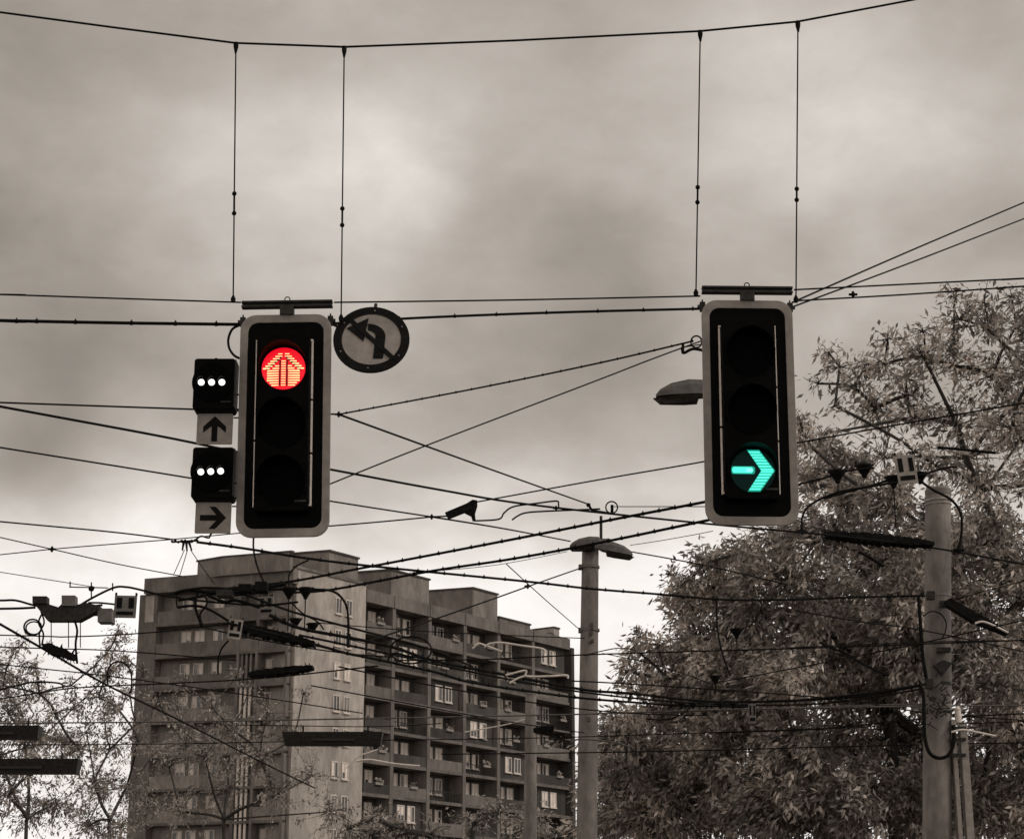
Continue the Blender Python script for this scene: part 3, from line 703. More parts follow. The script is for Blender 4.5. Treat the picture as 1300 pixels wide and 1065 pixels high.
# pale registration arms
GA = 'pale bent contact arms in front of the building'
for lab, pts, Y in (('long upper pale contact arm with a bent right end', [(615, 821), (622, 817), (636, 815.5), (660, 819), (689, 823.5), (691, 829)], 24),
                    ('short pale contact arm crossing the long upper one', [(600, 823), (607, 817), (616, 819), (637, 827)], 24.2),
                    ('pale contact arm under the upper ones reaching the building corner', [(642, 857), (667, 851), (669, 858), (700, 858), (719, 857), (721, 861)], 25.6),
                    ('short slanting pale contact arm below the bent arms', [(647, 867), (657, 861), (669, 857)], 25.6),
                    ('faint pale rod in front of the lower balconies', [(590, 929), (640, 920), (666, 913)], 28),
                    ('pale tube low in front of the building end wall', [(452, 966), (470, 964), (500, 969), (533, 972)], 29),
                    ('pale contact arm right of the upper part of the right pole', [(1238, 791), (1248, 789), (1262, 794), (1280, 803)], 25.5),
                    ('pale contact arm low on the right side of the right pole', [(1208, 929), (1222, 926), (1240, 929), (1264, 934)], 25.2)):
    rod(lab, pts, Y, 2.3 if 'faint' not in lab else 1.4, 'contact_arm', m='pale_arm', cat='contact arm', group=GA)
rod('thin pale mast lattice low in front of the pale end wall', [(440, 975), (455, 960), (468, 955), (480, 951)], 29, 1.6, 'contact_arm', m='pale_arm', cat='contact arm', group=GA)
# low wires
wire('thin level wire crossing the trees at the height of the topmost pale arm', [(500, 838), (608, 837), (740, 831), (900, 826), (1040, 822), (1310, 812)], 'z', 5.3, 1.6)
wire('long pale level wire across the whole picture near its bottom', [(0, 918), (200, 916), (340, 914), (560, 910), (750, 906), (900, 901), (1172, 896), (1310, 895)], 'z', 5.5, 1.7, m='wire_grey')
wire('wire from left edge rising gently in front of the building', [(0, 887), (96, 873), (223, 867), (340, 860), (480, 845)], 'z', 5.3, 1.6)
wire('heavy diagonal cable falling from left edge through the sparse trees', [(0, 792), (70, 832), (137, 870), (220, 910), (330, 966), (400, 1000)], 'z', 5.3, 2.0)
wire('level wire above the sparse left tree', [(0, 821), (60, 823), (150, 826), (300, 838)], 'z', 5.7, 1.4)
wire('thin wire falling through the sparse left tree', [(0, 843), (130, 857), (300, 880), (460, 905)], 'z', 5.0, 1.3)
wire('faint wire just below the rising left wire', [(0, 875), (40, 866), (75, 867), (80, 873)], 'z', 5.4, 2.0)
wire('wire from grey lamp post rising to the right tree', [(740, 832), (780, 823), (803, 824)], 'y', [33, 31, 30], 1.2)
wire('wire from the grey lamp post sloping down into the right tree', [(765, 829), (830, 843), (905, 868)], 'y', [32, 31, 30], 1.1)
wire('wire just above the double trolley wires right of the lamp post', [(724, 864), (801, 868), (980, 880), (1080, 889), (1180, 905), (1310, 915)], 'z', 5.6, 1.5)
wire('pale wire running level below the double trolley wires into the pole', [(756, 905), (860, 903), (1040, 897), (1175, 893)], 'z', 5.6, 1.6, m='wire_grey')
wire('lowest dark level wire in front of the trees', [(560, 957), (740, 955), (900, 952), (1080, 947), (1310, 942)], 'z', 5.0, 1.4)
wire('dark level wire low across the building and the left trees', [(0, 945), (200, 944), (420, 940), (700, 936), (1000, 926), (1310, 915)], 'z', 5.2, 1.1)
wire('steep thin wire across the pale end wall', [(395, 800), (430, 808), (464, 817)], 'y', [60, 60, 60], .9)
wire('drooping vertical cable in front of the big tree', [(910, 757), (910, 790), (915, 822), (927, 858)], 'y', 25.5, 2.0, 'drop_cable', 'cable')
wire('cable loop below the trolley wires in front of the tree', [(880, 893), (868, 905), (845, 913), (820, 912)], 'y', 27.5, 1.6, 'cable_loop', 'cable')
wire('pale bent wire just right of the foot of the lamp post', [(724, 942), (738, 938), (780, 942), (805, 950)], 'y', 28, 1.8, m='wire_grey')
for i, x in enumerate((865, 880, 914, 931)):
    cone(x, 895, 9, 27.4, ('leftmost', 'second', 'third', 'rightmost')[i]+' of four tiny bells under the trolley wire')
for lab, pts, z, wp in (
        ('thin wire sagging from the wire tangle to the oval hoop', [(258, 796), (330, 812), (430, 828), (500, 834)], 5.6, 1.5),
        ('dark wire leaving the tangle towards the left corner of the pale wall', [(195, 753), (250, 762), (330, 768), (378, 764)], 5.9, 2.4),
        ('wire sloping down across all balconies below the double trolley wires', [(430, 846), (560, 872), (700, 895), (800, 905), (900, 908)], 5.3, 1.5),
        ('wire running from the pale end wall to the foot of the lamp post', [(395, 870), (520, 893), (640, 915), (742, 930)], 5.1, 1.3),
        ('thin wire through the middle of the balconies above the oval hoop', [(400, 790), (520, 800), (640, 806), (742, 810)], 6.0, 1.1),
        ('wire skimming the top of the sparse trees on the left edge', [(0, 806), (90, 808), (200, 802), (300, 790)], 5.9, 1.5),
        ('wire low across the right tree just above the pale posts', [(900, 930), (1040, 925), (1170, 912), (1310, 905)], 5.2, 1.5),
        ('wire rising across the right tree behind the strain insulator', [(900, 868), (1040, 842), (1160, 818), (1310, 785)], 5.8, 1.4),
        ('dark wire passing the right pole just under its strain insulator', [(1010, 775), (1100, 790), (1172, 800), (1310, 829)], 6.0, 1.5)):
    wire(lab, pts, 'z', z, wp)
wire('third thick trolley wire sweeping just above the double pair to the right pole', [(380, 806), (500, 831), (640, 861), (760, 881), (900, 893), (1040, 893), (1172, 874)], 'z', 5.65, 2.2, 'trolley_wire', 'wire', ties=44)
wire('slack dark cable hanging between wire tangle and dark balconies', [(306, 752), (370, 776), (450, 798), (540, 822), (600, 846)], 'z', 5.9, 2.4, 'feeder_cable', 'cable')
# right cluster
wire('cable bow dropping left of the marker plate row beside the turquoise signal', [(1140, 612), (1090, 620), (1060, 626), (1030, 640), (1019, 655), (1018, 676)], 'y', 24.4, 2.6, 'cable_loop', 'cable')
wire('upper cable carrying the row of bell insulators', [(1000, 618), (1030, 611), (1063, 602), (1080, 597), (1110, 594)], 'y', 24.6, 2.2, 'feeder_cable', 'cable')
wire('lower cable carrying the bells beside the marker plate', [(1045, 633), (1100, 618), (1134, 608), (1168, 603), (1200, 594), (1215, 593)], 'y', 24.6, 2.4, 'feeder_cable', 'cable')
wire('cable bow arching over the top of the right pole', [(1166, 609), (1185, 622), (1207, 634), (1219, 650), (1221, 672), (1217, 700)], 'y', 24.6, 2.8, 'cable_loop', 'cable')
ball(1217, 698, 'y', 24.6, 4, 'clamp at the lower end of the bow right of the pole')
ball(1018, 674, 'y', 24.4, 3.5, 'clamp at the lower end of the bow left of the bristled insulator')
shp('strain_insulator', [(1200, 763), (1205, 760), (1250, 785), (1280, 803), (1278, 807), (1235, 790), (1202, 770)], 25.6, .15, 'wire', 'heavy dark strain insulator angled down right of the right pole', 'insulator', 'dark strain insulators')
rod('short diagonal dark rod left of the right pole', [(1090, 700), (1105, 708), (1122, 719)], 25.5, 3.6, 'strain_insulator', cat='insulator', group='dark strain insulators')
rod('curved dark rod low left of the right pole', [(1040, 815), (1062, 825), (1070, 827), (1100, 845), (1128, 857)], 25.5, 2.6, 'strain_insulator', cat='insulator', group='dark strain insulators')
rod('horizontal dark bar jutting from the tree above the right pole', [(1190, 568), (1215, 570), (1264, 575)], 29, 3.0, 'cross_bar', cat='bar')
wire('wire from the right pole to the right edge above the strain insulator', [(1197, 766), (1250, 750), (1310, 735)], 'y', [26, 26, 26], 1.2)
wire('thin wire passing the right pole at mid height', [(1000, 822), (1172, 815), (1310, 812)], 'y', 25.2, 1.2)
wire('wire joining the right pole from the left at mid height', [(1000, 890), (1100, 880), (1176, 868)], 'y', 25.6, 2.6)
# ------------------------------------------------------------------ lamp heads, poles
def lamp_head(parent, base, length, direction, tilt, name='lamp_head', m='lamp_shell', s=1.0):
    # loft along +x then rotated; shell on top, flat bowl underneath
    b = MB(); n = 6; secs = [(0, .07, .10, -.04), (.14, .09, .12, -.05), (.2, .16, .20, -.06), (.45, .2, .22, -.06), (.72, .18, .17, -.055), (.9, .11, .08, -.045), (.97, .04, .0, -.04)]
    vs = []; fs = []
    for x, wd, zt, zb in secs:
        for k in range(n):
            a = math.pi*k/(n-1); vs.append((x*length, wd*math.cos(a)*length*.9, (zb+(zt-zb)*math.sin(a))*length))
    for i in range(len(secs)-1):
        for k in range(n-1): fs.append((i*n+k, (i+1)*n+k, (i+1)*n+k+1, i*n+k+1))
        fs.append((i*n+n-1, (i+1)*n+n-1, (i+1)*n, i*n))
    fs.append(tuple(range(n))); fs.append(tuple((len(secs)-1)*n+k for k in range(n))[::-1])
    b.add(vs, fs)
    Mx = Matrix.Translation(base) @ Matrix.Rotation(direction, 4, 'Z') @ Matrix.Rotation(-tilt, 4, 'Y')
    h = b.xf(Mx).build(name, m, parent, world=True)
    c = MB(); P = [(.3, -.17), (.55, -.2), (1.02, -.02), (1.02, .02), (.55, .2), (.3, .17)]
    nn = len(P)
    vs = [(x*length, y*length*.9, -.062*length) for x, y in P]+[((x*.8+.1)*length, y*.5*length*.9, -.17*length) for x, y in P]
    fs = [tuple(range(nn)), tuple(range(2*nn-1, nn-1, -1))]+[(k, nn+k, nn+(k+1) % nn, (k+1) % nn) for k in range(nn)]
    c.add(vs, fs); c.xf(Mx).build('lamp_cover', 'steel_dark', h, world=True)
    return h
def pole(name, px_t, py_t, px_b, wt, wb, Y, label, cat, m='concrete'):
    T = at(px_t, py_t, Y); B = at(px_b, 975, Y); s = scale(T)
    # carry the line on to the ground
    k = (B.z)/(T.z-B.z); G = B+(B-T)*k; G.z = 0
    root = empty(name, G, label, cat)
    n = 14; P = [G+(T-G)*(i/n) for i in range(n+1)]
    r1 = wt*s/2; r0 = wb*scale(B)/2*(1+.15*k)
    MB().tube(P, [r0+(r1-r0)*i/n for i in range(n+1)], 20).build('pole_shaft', m, root, smooth=True, world=True)
    return root, T, s, G
# grey lamp post in the middle
lp, T, s, G = pole('street_lamp', 749.5, 694, 746, 21, 25, 33, 'tall grey concrete lamp post with twin lamp heads between the signals', 'lamp post')
T = at(749.5, 690, 33)
MB().box(T.x-.05, T.x+.35, 32.85, 33.15, T.z-.04, T.z+.06).build('cap_arm', 'grey_box', lp, world=True)
lamp_head(lp, at(770, 690, 32.8), 48*s, math.radians(180), -.05)
lamp_head(lp, at(755, 694, 32.5), 50*s, math.radians(0), -.2)
MB().tube([at(763, 690, 33), at(763, 655, 33)], 1.9*s, 8).build('mast_pin', 'steel_dark', lp, world=True)
MB().tube([at(747, 641, 33), at(752, 648, 33), at(776, 652, 33)], 1.7*s, 6).build('insulator_bar', 'wire', lp, world=True)
MB().tube([at(776.5+7.5*math.cos(a), 644+7.5*math.sin(a), 33) for a in [k*math.pi/8 for k in range(17)]], 1.0*s, 6).build('insulator_ring', 'wire', lp, world=True)
MB().tube([at(777, 652, 33), at(777, 641, 33)], 2.2*s, 6).build('insulator_pin', 'wire', lp, world=True)
MB().sphere(at(747, 641, 33), 3*s, 8).build('wire_eye', 'wire', lp, world=True)
for (y, d) in ((720, 0), (800, 0)):
    b = MB(); q = at(749, y, 33); b.lathe([(12.2*s, -1.5*s), (12.2*s, 1.5*s)], q, 16); b.box(q.x-14.5*s, q.x-10*s, 32.9, 33.1, q.z-2.5*s, q.z+2.5*s); b.build('clamp_band', 'grey_box', lp, world=True)
for (x, y, w_, h_) in ((751, 797, 3, 8), (750, 806, 3, 4), (752, 815, 2.4, 4), (749, 817, 3, 3), (747, 914, 4, 5)):
    q = at(x, y, 33); MB().box(q.x-w_*s/2, q.x+w_*s/2, 32.80, 32.9, q.z-h_*s/2, q.z+h_*s/2).build('pole_step', 'concrete_dark', lp, world=True)
# lower post in front of the building
p2, T, s, G = pole('tram_pole', 674, 882, 673.5, 13.5, 14.5, 51, 'plain grey concrete post in front of the dark balconies', 'pole')
MB().lathe([(7.2*s, 0), (7*s, 1.5*s), (3*s, 2.5*s)], T, 16).build('pole_cap', 'concrete', p2, world=True)
# right pole
rp_, T, s, G = pole('tram_pole', 1191, 627, 1190, 32, 33.5, 26, 'thick grey concrete pole with clamps and cables at the right', 'pole')
MB().lathe([(16.4*s, -2*s), (16.6*s, 4*s), (15*s, 7*s), (2*s, 9*s)], T, 22).build('pole_cap', 'concrete', rp_, world=True)
def band(y, h, m='galv'):
    q = at(1191, y, 26); MB().lathe([(16.9*s, -h*s/2), (16.9*s, h*s/2)], q, 22).build('clamp_band', m, rp_, world=True)
for y, h, m in ((636, 2.2, 'galv'), (641, 1.2, 'galv'), (757, 2.5, 'grey_box'), (869, 4, 'steel_dark'), (905, 3, 'steel_dark')): band(y, h, m)
for (x0, x1, y0, y1) in ((1189, 1206, 822, 828), (1176, 1186, 751, 761), (1193, 1204, 763, 771), (1174, 1184, 862, 874)):
    boxpx('bracket', x0, x1, y0, y1, 25.72, .1, 'steel_dark', rp_)
shp('nest_bracket', [(1184, 845), (1196, 838), (1208, 842), (1202, 850), (1196, 858), (1190, 850)], 25.7, .1, 'steel_dark', parent=rp_)
b = MB()
for k in range(60):
    q = at(random.uniform(1176, 1206), random.gauss(893, 12), 25.72); b.tube([q, q+Vector((random.uniform(-1, 1), -.3, random.uniform(-1, 1)))*.10], [.012, .004], 5)
b.build('spike_guard', 'steel_dark', rp_, world=True)
wire('thin curved cable arch on the face of the right pole', [(1172, 782), (1182, 776), (1194, 779), (1201, 790), (1200, 802), (1196, 810)], 'y', 25.68, 1.4, 'pole_cable', 'cable')
wire('thick dark cable running down the left side of the right pole', [(1166, 757), (1168, 785), (1171, 830), (1176, 862), (1176, 868)], 'y', 25.7, 4.0, 'pole_cable', 'cable')
wire('thickest dark cable loop around the foot of the right pole', [(1167, 868), (1172, 880), (1173, 905), (1174, 935), (1180, 955), (1192, 962), (1205, 957), (1211, 940), (1210, 920)], 'y', 25.6, 4.2, 'pole_cable', 'cable')
# pale insulator posts right of the pole foot
tp = empty('insulator_post', at(1216, 975, 25.9).xy.to_3d(), 'pair of thin pale posts just right of the right pole foot', 'post')
sc = scale(at(1216, 940, 25.9))
for x0, x1, yt in ((1206, 1211, 914), (1217, 1226, 920)):
    A = at(x0, yt, 25.9); B = at(x1, yt, 25.9); MB().box(A.x, B.x, 25.82, 25.98, 0, A.z).build('post', 'plate', tp, world=True)
q = at(1216, 905, 25.9); MB().lathe([(4*sc, -12*sc), (4.6*sc, -4*sc), (3.8*sc, 3*sc), (4.4*sc, 5*sc), (1*sc, 9*sc)], q, 12).build('insulator', 'pale_arm', tp, world=True)
for y in (924, 938, 958):
    A = at(1206, y, 25.8); B = at(1226, y, 25.8); MB().box(A.x, B.x, 25.78, 25.82, A.z-.02, A.z+.02).build('cross_strap', 'steel_dark', tp, world=True)
# lamp behind turquoise signal, hung from the span wire
hl = empty('suspended_lamp', at(905, 500, 20), 'suspended street lamp head poking out left of the turquoise signal', 'street lamp')
s = scale(at(860, 500, 20))
lamp_head(hl, at(912, 497, 20), 82*s, math.radians(180), -.05)
MB().tube([at(905, 496, 20), at(935, 488, 20)], 5*s, 10).build('arm_sleeve', 'grey_box', hl, world=True)
MB().tube([at(925, 490, 20), at(925, 428, 20)], 2*s, 8).build('suspension_rod', 'steel_dark', hl, world=True)
wr = empty('span_wire_ring', at(885, 440, 20), 'small ring and bracket on the span wire left of the turquoise signal', 'bracket')
s = scale(at(885, 440, 20))
MB().tube([at(884+7*math.cos(a), 434+7.5*math.sin(a), 20) for a in [k*math.pi/8 for k in range(17)]], 1.1*s, 6).build('ring', 'wire', wr, world=True)
MB().tube(smoothline([at(x, y, 20) for x, y in ((866, 441), (868, 448), (880, 443), (897, 446))]), 2.0*s, 6).build('bracket', 'wire', wr, world=True)
MB().tube([at(867, 437, 20), at(867, 449, 20)], 2.*s, 6).build('pin', 'wire', wr, world=True)
wire('short span wire behind the top of the turquoise signal', [(867, 441), (900, 436), (950, 431)], 'y', 20, 1.3)
# long suspended strip lamps near the bottom
def strip_lamp(x0, x1, y0, y1, Y, label):
    A = at(x0, (y0+y1)/2, Y); B = at(x1, (y0+y1)/2, Y); s = scale(A); h = (y1-y0)*s; c_ = (A+B)/2; Lg = (B-A).length
    root = empty('strip_lamp', c_, label, 'street lamp', 'long dark strip lamps hung over the road')
    v = [(-Lg/2*1., -.16, h/2), (Lg/2, -.16, h/2), (Lg/2, .16, h/2), (-Lg/2, .16, h/2)]
    lo = [(-Lg/2*.94, -.10, -h/2), (Lg/2*.96, -.10, -h/2), (Lg/2*.96, .12, -h/2), (-Lg/2*.94, .12, -h/2)]
    MB().hexa(lo+v).build('housing', 'steel_dark', root)
    MB().box(-Lg*.19, Lg*.22, -.15, -.128, -h*.2, -h*.02).build('lamp_tube', 'steel_dark', root)
    for x in (-.3, .35): MB().tube([(x*Lg, 0, h/2), (x*Lg, 0, h/2+9*s)], 1.2*s, 6).build('hanger', 'wire', root)
strip_lamp(359, 486, 930, 946, 30, 'long dark strip lamp hanging in front of the pale end wall foot')
strip_lamp(-60, 52, 922, 938, 30, 'upper dark strip lamp cut by the left edge')
strip_lamp(-60, 102, 964, 982, 28, 'lower and longer dark strip lamp cut by the left edge')
wire('suspension cable above the middle strip lamp', [(300, 920), (380, 921), (480, 922), (560, 918)], 'y', 30, 1.0)
ragged('section_insulator', [(677, 927), (703, 924)], 28.5, .15, 'wire', 'stubby dark insulator in front of the plain concrete post', 'insulator', GI, hgt=8, spikes=10)
# ------------------------------------------------------------------ building
def plane_t(px, py, K, D):       # ray against the vertical plane through K along D -> (t, z)
    r = ray(px, py); nrm = Vector((D.y, -D.x, 0)); k = (K-CAM).dot(nrm)/r.dot(nrm); p = CAM+r*k
    return (p-K).dot(D), p.z
KY = 155.0
K = at(374, 735, KY); K.z = 0
aR = math.radians(35.6); RD = Vector((math.sin(aR), math.cos(aR), 0)); RN = Vector((RD.y, -RD.x, 0))   # outward
aL = math.radians(70); LDv = Vector((math.sin(aL), -math.cos(aL), 0)); LN = Vector((LDv.y, -LDv.x, 0))   # left to right, outward
tc_ = plane_t(464, 800, K, RD)[0]; TE = plane_t(723, 850, K, RD)[0]
tL = plane_t(190, 760, K, LDv)[0]; tL2 = plane_t(172, 900, K, LDv)[0]
zroof = plane_t(520, 775, K, RD)[1]; zf = [zroof]
z852 = plane_t(520, 893, K, RD)[1]; SH = (zroof-z852)/3.0
zatt = plane_t(560, 771, K, RD)[1]
bl = empty('apartment_building', K, 'high-rise block of flats with dark stepped balconies, pale end wall and rooftop boxes', 'building')
def P(D, Nn, t, z, o): return K+D*t+Nn*o+Vector((0, 0, z))
def fbox(b, D, Nn, t0, t1, z0, z1, o0, o1):   # o: outward offset
    c = [P(D, Nn, t, z, o) for z in (z0, z1) for (t, o) in ((t0, o1), (t1, o1), (t1, o0), (t0, o0))]
    return b.hexa(c)
def A_(b, *a): return fbox(b, RD, RN, *a)
def B_(b, *a): return fbox(b, LDv, LN, *a)
DP = 1.5
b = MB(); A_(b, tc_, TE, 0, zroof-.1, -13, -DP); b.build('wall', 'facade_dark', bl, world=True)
b = MB(); A_(b, .3, tc_-.004, 0, zatt+.3, -13, 0); 
b.build('end_wall', 'facade_light', bl, world=True)['label'] = 'pale plastered end wall'
b = MB(); B_(b, tL, -.35, 0, zatt-.5, -9, -1.0); b.build('wall', 'facade_grey_hazed', bl, world=True)
b = MB(); A_(b, TE, TE+.5, 0, zatt-.9, -13, .25); b.build('gable_fin', 'facade_dark', bl, world=True)
b = MB(); A_(b, tc_+.002, TE-.002, zroof-.12, zatt, -.35, .1); A_(b, tc_+.002, TE-.002, zroof-.098, zroof+.1, -13, -.352)
b.build('roof_parapet', 'facade_mid', bl, world=True)
bays = [tc_]+[plane_t(x, 850, K, RD)[0] for x in (499, 545, 590, 633, 677)]+[TE]
for t in bays[1:-1]:
    b = MB(); A_(b, t-.22, t+.22, 0, zroof-.122, -DP, .04); A_(b, t-.1, t+.1, zroof-.12, zatt+.003, .1, .16); b.build('pilaster', 'facade_mid', bl, world=True)
NF = 9
# window prototype
def win_proto(wide, name='window'):
    o = bpy.data.objects.new(name, None)
    wdt = 1.05; h = 1.45
    xs = (-.72, .72) if wide else (0,)
    f = MB()
    for x in xs:
        f.ring([(x-wdt/2, 0), (x+wdt/2, 0), (x+wdt/2, h), (x-wdt/2, h)], [(x-wdt/2+.1, .1), (x+wdt/2-.1, .1), (x+wdt/2-.1, h-.1), (x-wdt/2+.1, h-.1)], -.08, 0)
        f.box(x-.045, x+.045, -.078, 0, .1, h-.1); f.box(x-wdt/2-.05, x+wdt/2+.05, -.16, 0, -.08, -.002)
    me = f.build('t', 'win_frame'); mesh = me.data; bpy.data.objects.remove(me)
    p = MB()
    for x in xs: p.box(x-wdt/2+.1, x+wdt/2-.1, -.03, -.002, .1, h-.1)
    pm = p.build('t', 'win_glass'); pmesh = pm.data; bpy.data.objects.remove(pm)
    bpy.data.objects.remove(o)
    p2_ = pmesh.copy(); p2_.materials[0] = MATS['win_reflect']; pmesh = [pmesh, pmesh, p2_]
    cms = []
    for v in range(5):
        c = MB()
        for x in xs:
            for sg in (-1, 1):
                if random.random() < (.75, .5, .9, .25, .6)[v]:
                    x0 = x+.05 if sg > 0 else x-wdt/2+.1; x1 = x+wdt/2-.1 if sg > 0 else x-.05
                    c.box(x0, x1, -.036, -.031, .1 if random.random() < .7 else .6, h-.1)
        if not c.v: c.box(xs[0]-.4, xs[0]-.06, -.036, -.031, .2, h-.1)
        cm = c.build('t', 'curtain'); cms.append(cm.data); bpy.data.objects.remove(cm)
    return mesh, pmesh, cms
WP, WS = win_proto(True), win_proto(False)
def put_window(proto, D, Nn, t, z, off, sc_=(1, 1, 1), cur=True):
    me, pm, cms = proto
    o = bpy.data.objects.new('window', me); COL.objects.link(o); o.parent = bl
    o.location = P(D, Nn, t, z, off)-K; o.rotation_euler = (0, 0, math.atan2(D.y, D.x)); o.scale = sc_
    if not cur or random.random() < .3:
        pass
    for nm, m_ in (('pane', random.choice(pm)), ('curtain', random.choice(cms))):
        if nm == 'curtain' and not cur: continue
        c = bpy.data.objects.new(nm, m_); COL.objects.link(c); c.parent = o
pattern = {  # bay -> floors (0 = top) with closed balcony parapet / flat wall
}
for fl in range(NF):
    zt = zroof-SH*fl; zb = zt-SH
    b = MB(); A_(b, tc_+.002, TE-.002, zb-.14, zb+.14, -DP+.002, .0); b.build('floor_slab', 'facade_slab', bl, world=True)
    for k in range(6):
        t0, t1 = bays[k], bays[k+1]; mid = (t0+t1)/2
        closed = ((k*3+fl*2) % 5 == 0) and k not in (0,)
        if k == 0:
            put_window(WS, RD, RN, mid+.6, zb+.85, -DP+.001)
        elif closed:
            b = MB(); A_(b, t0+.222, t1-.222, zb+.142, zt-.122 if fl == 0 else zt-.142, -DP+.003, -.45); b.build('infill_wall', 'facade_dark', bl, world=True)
            put_window(WP, RD, RN, mid, zb+.8, -.449)
            continue
        else:
            put_window(WP, RD, RN, mid+random.choice((0, .25)), zb+.85, -DP+.001)
        if (k+fl) % 3 != 1 or k == 0:
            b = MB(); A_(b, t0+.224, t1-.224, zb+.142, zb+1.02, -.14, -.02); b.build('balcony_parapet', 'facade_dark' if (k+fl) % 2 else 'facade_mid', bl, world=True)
        else:
            b = MB()
            for q in range(int((t1-t0-.5)/.22)): A_(b, t0+.3+q*.22, t0+.34+q*.22, zb+.142, zb+.98, -.1, -.06)
            A_(b, t0+.224, t1-.224, zb+.98, zb+1.04, -.12, -.04); b.build('balcony_railing', 'steel_dark', bl, world=True)
        if random.random() < .4:
            q = random.uniform(t0+.6, t1-1.6); b = MB(); A_(b, q, q+1.0, zb+.9, zb+1.12, -.02, .16); b.build('flower_box', 'plate', bl, world=True)
            b = MB(); 
            for _ in range(14): b.sphere(P(RD, RN, q+random.uniform(0, 1), zb+1.12+random.uniform(0, .35), random.uniform(0, .16)), random.uniform(.06, .14), 6)
            b.build('balcony_plants', 'leaf_c', bl, world=True)
        if random.random() < .3:
            b = MB(); A_(b, t0+.3, t0+1.3, zb+.15, zt-.4, -.9, -.6); b.build('privacy_screen', 'facade_slab', bl, world=True)
    # end wall windows
    for px in (427.5, 440.5):
        t = plane_t(px, 850, K, RD)[0]; put_window(WS, RD, RN, t, zb+1.0, .001, (.8, 1, .98), fl in (2, 5))
# end wall roof edge
b = MB(); A_(b, .1, tc_+.05, zatt+.301, zatt+.55, -13, .12); b.build('roof_edge', 'facade_mid', bl, world=True)
# left facade: balcony bands
zl = plane_t(280, 748, K, LDv)[1]; SL = SH
ztopL = plane_t(236, 732, K, LDv)[1]
b = MB(); B_(b, tL-.3, .12, zl, ztopL, -9, .5); b.build('attic_band', 'facade_mid', bl, world=True)
zl = zl-.002
tS = plane_t(200, 780, K, LDv)[0]
b = MB(); B_(b, tL-.9, tS, 0, zl, -4, .1); b.build('corner_strip', 'facade_mid', bl, world=True)
b = MB(); zz0 = plane_t(188, 790, K, LDv)[1]; zz1 = plane_t(188, 757, K, LDv)[1]; B_(b, tL-.3, tS-.3, zz0, zz1, .1, .14); b.build('corner_panel', 'facade_light', bl, world=True)['label'] = 'pale panel near the top left corner'
tsegs = [tS+.02, plane_t(303, 850, K, LDv)[0], plane_t(327, 850, K, LDv)[0], -.4]
for t in tsegs[1:]:
    b = MB(); B_(b, t-.12, t+.12, 0, zl, -1.002, .3); b.build('balcony_fin', 'facade_mid', bl, world=True)
for fl in range(NF):
    zt = zl-SL*fl; zb = zt-SL
    b = MB(); B_(b, tS+.02, -.28, zb-.12, zb+.1, -.998, .28); b.build('floor_slab', 'facade_slab', bl, world=True)
    for k in range(3):
        t0, t1 = tsegs[k]+.13, tsegs[k+1]-.13
        if k == 1:
            b = MB()
            if fl < 2:
                B_(b, t0-.1, t1+.1, zb+.102, zb+1.15, .05, .25); b.build('balcony_parapet', 'facade_mid', bl, world=True); continue
            n_ = int((t1-t0)/.42)
            for q in range(n_): B_(b, t0+.1+q*.42, t0+.3+q*.42, zb+.102, zt-.122, .0, .14)
            b.build('louvre_screen', 'pale_arm' if fl > 2 else 'facade_mid', bl, world=True)
            continue
        b = MB(); B_(b, t0, t1, zb+.102, zb+1.15, .05, .25); b.build('balcony_parapet', 'facade_mid' if fl < 3 else 'facade_grey_hazed', bl, world=True)
        put_window(WP, LDv, LN, (t0+t1)/2+(-1.0 if k == 0 else 0), zb+1.0, -.998, (.9, 1, .9))
        if k == 0: put_window(WS, LDv, LN, (t0+t1)/2+1.4, zb+1.0, -.998, (.9, 1, .9))
# rooftop boxes
def roofbox(pl, pc, pr, yt, yb, setb, name='roof_house', m='facade_mid', dl=None, lean=0):
    # corner at px pc on the plane set back by setb; right face along RD, left face along perpendicular
    Kc = K-RN*setb
    tcn, zt = plane_t(pc, yt, Kc, RD); trr = plane_t(pr, yt, Kc, RD)[0]; zb = plane_t(pc, yb, Kc, RD)[1]
    C_ = Kc+RD*tcn; Nn = -RN
    # left extent: intersect with perpendicular line
    tl, _ = plane_t(pl, yt, C_, LDv)
    A1 = C_+LDv*tl; A0 = C_; A2 = Kc+RD*trr; back = -RN*6
    A3 = A2+back*.7; A4 = A1+back*.5
    if dl: pass
    ring_ = [A0, A2, A3, A4, A1]
    b = MB(); n = len(ring_)
    vs = [Vector((p.x, p.y, zb)) for p in ring_]+[Vector((p.x, p.y, zt)) for p in ring_]
    fs = [tuple(range(n))[::-1], tuple(range(n, 2*n))]+[(k, (k+1) % n, n+(k+1) % n, n+k) for k in range(n)]
    b.add(vs, fs); o = b.build(name, m, bl, world=True)
    cen = sum((p for p in ring_), Vector())/n
    c = MB(); ex = [cen+(p-cen)*1.02+(p-cen).normalized()*.08 for p in ring_]
    vs = [Vector((p.x, p.y, zt+.002)) for p in ex]+[Vector((p.x, p.y, zt+.16)) for p in ex]
    c.add(vs, fs); c.build('roof_edging', 'roofing', o, world=True)
    return o
roofbox(369.5, 418, 455, 700, 752, .4, m='facade_pale')
roofbox(284, 368, 372, 701, 724, -.2, m='facade_pale')
roofbox(455, 497, 545, 724, 775, 1.6, m='facade_pale')
roofbox(545, 600, 631.5, 747, 792, 1.8, m='facade_pale')
roofbox(626, 634, 673, 784, 812, 2.2, m='facade_mid')
roofbox(700, 703, 710, 797, 822, 1.2, name='chimney', m='facade_light')
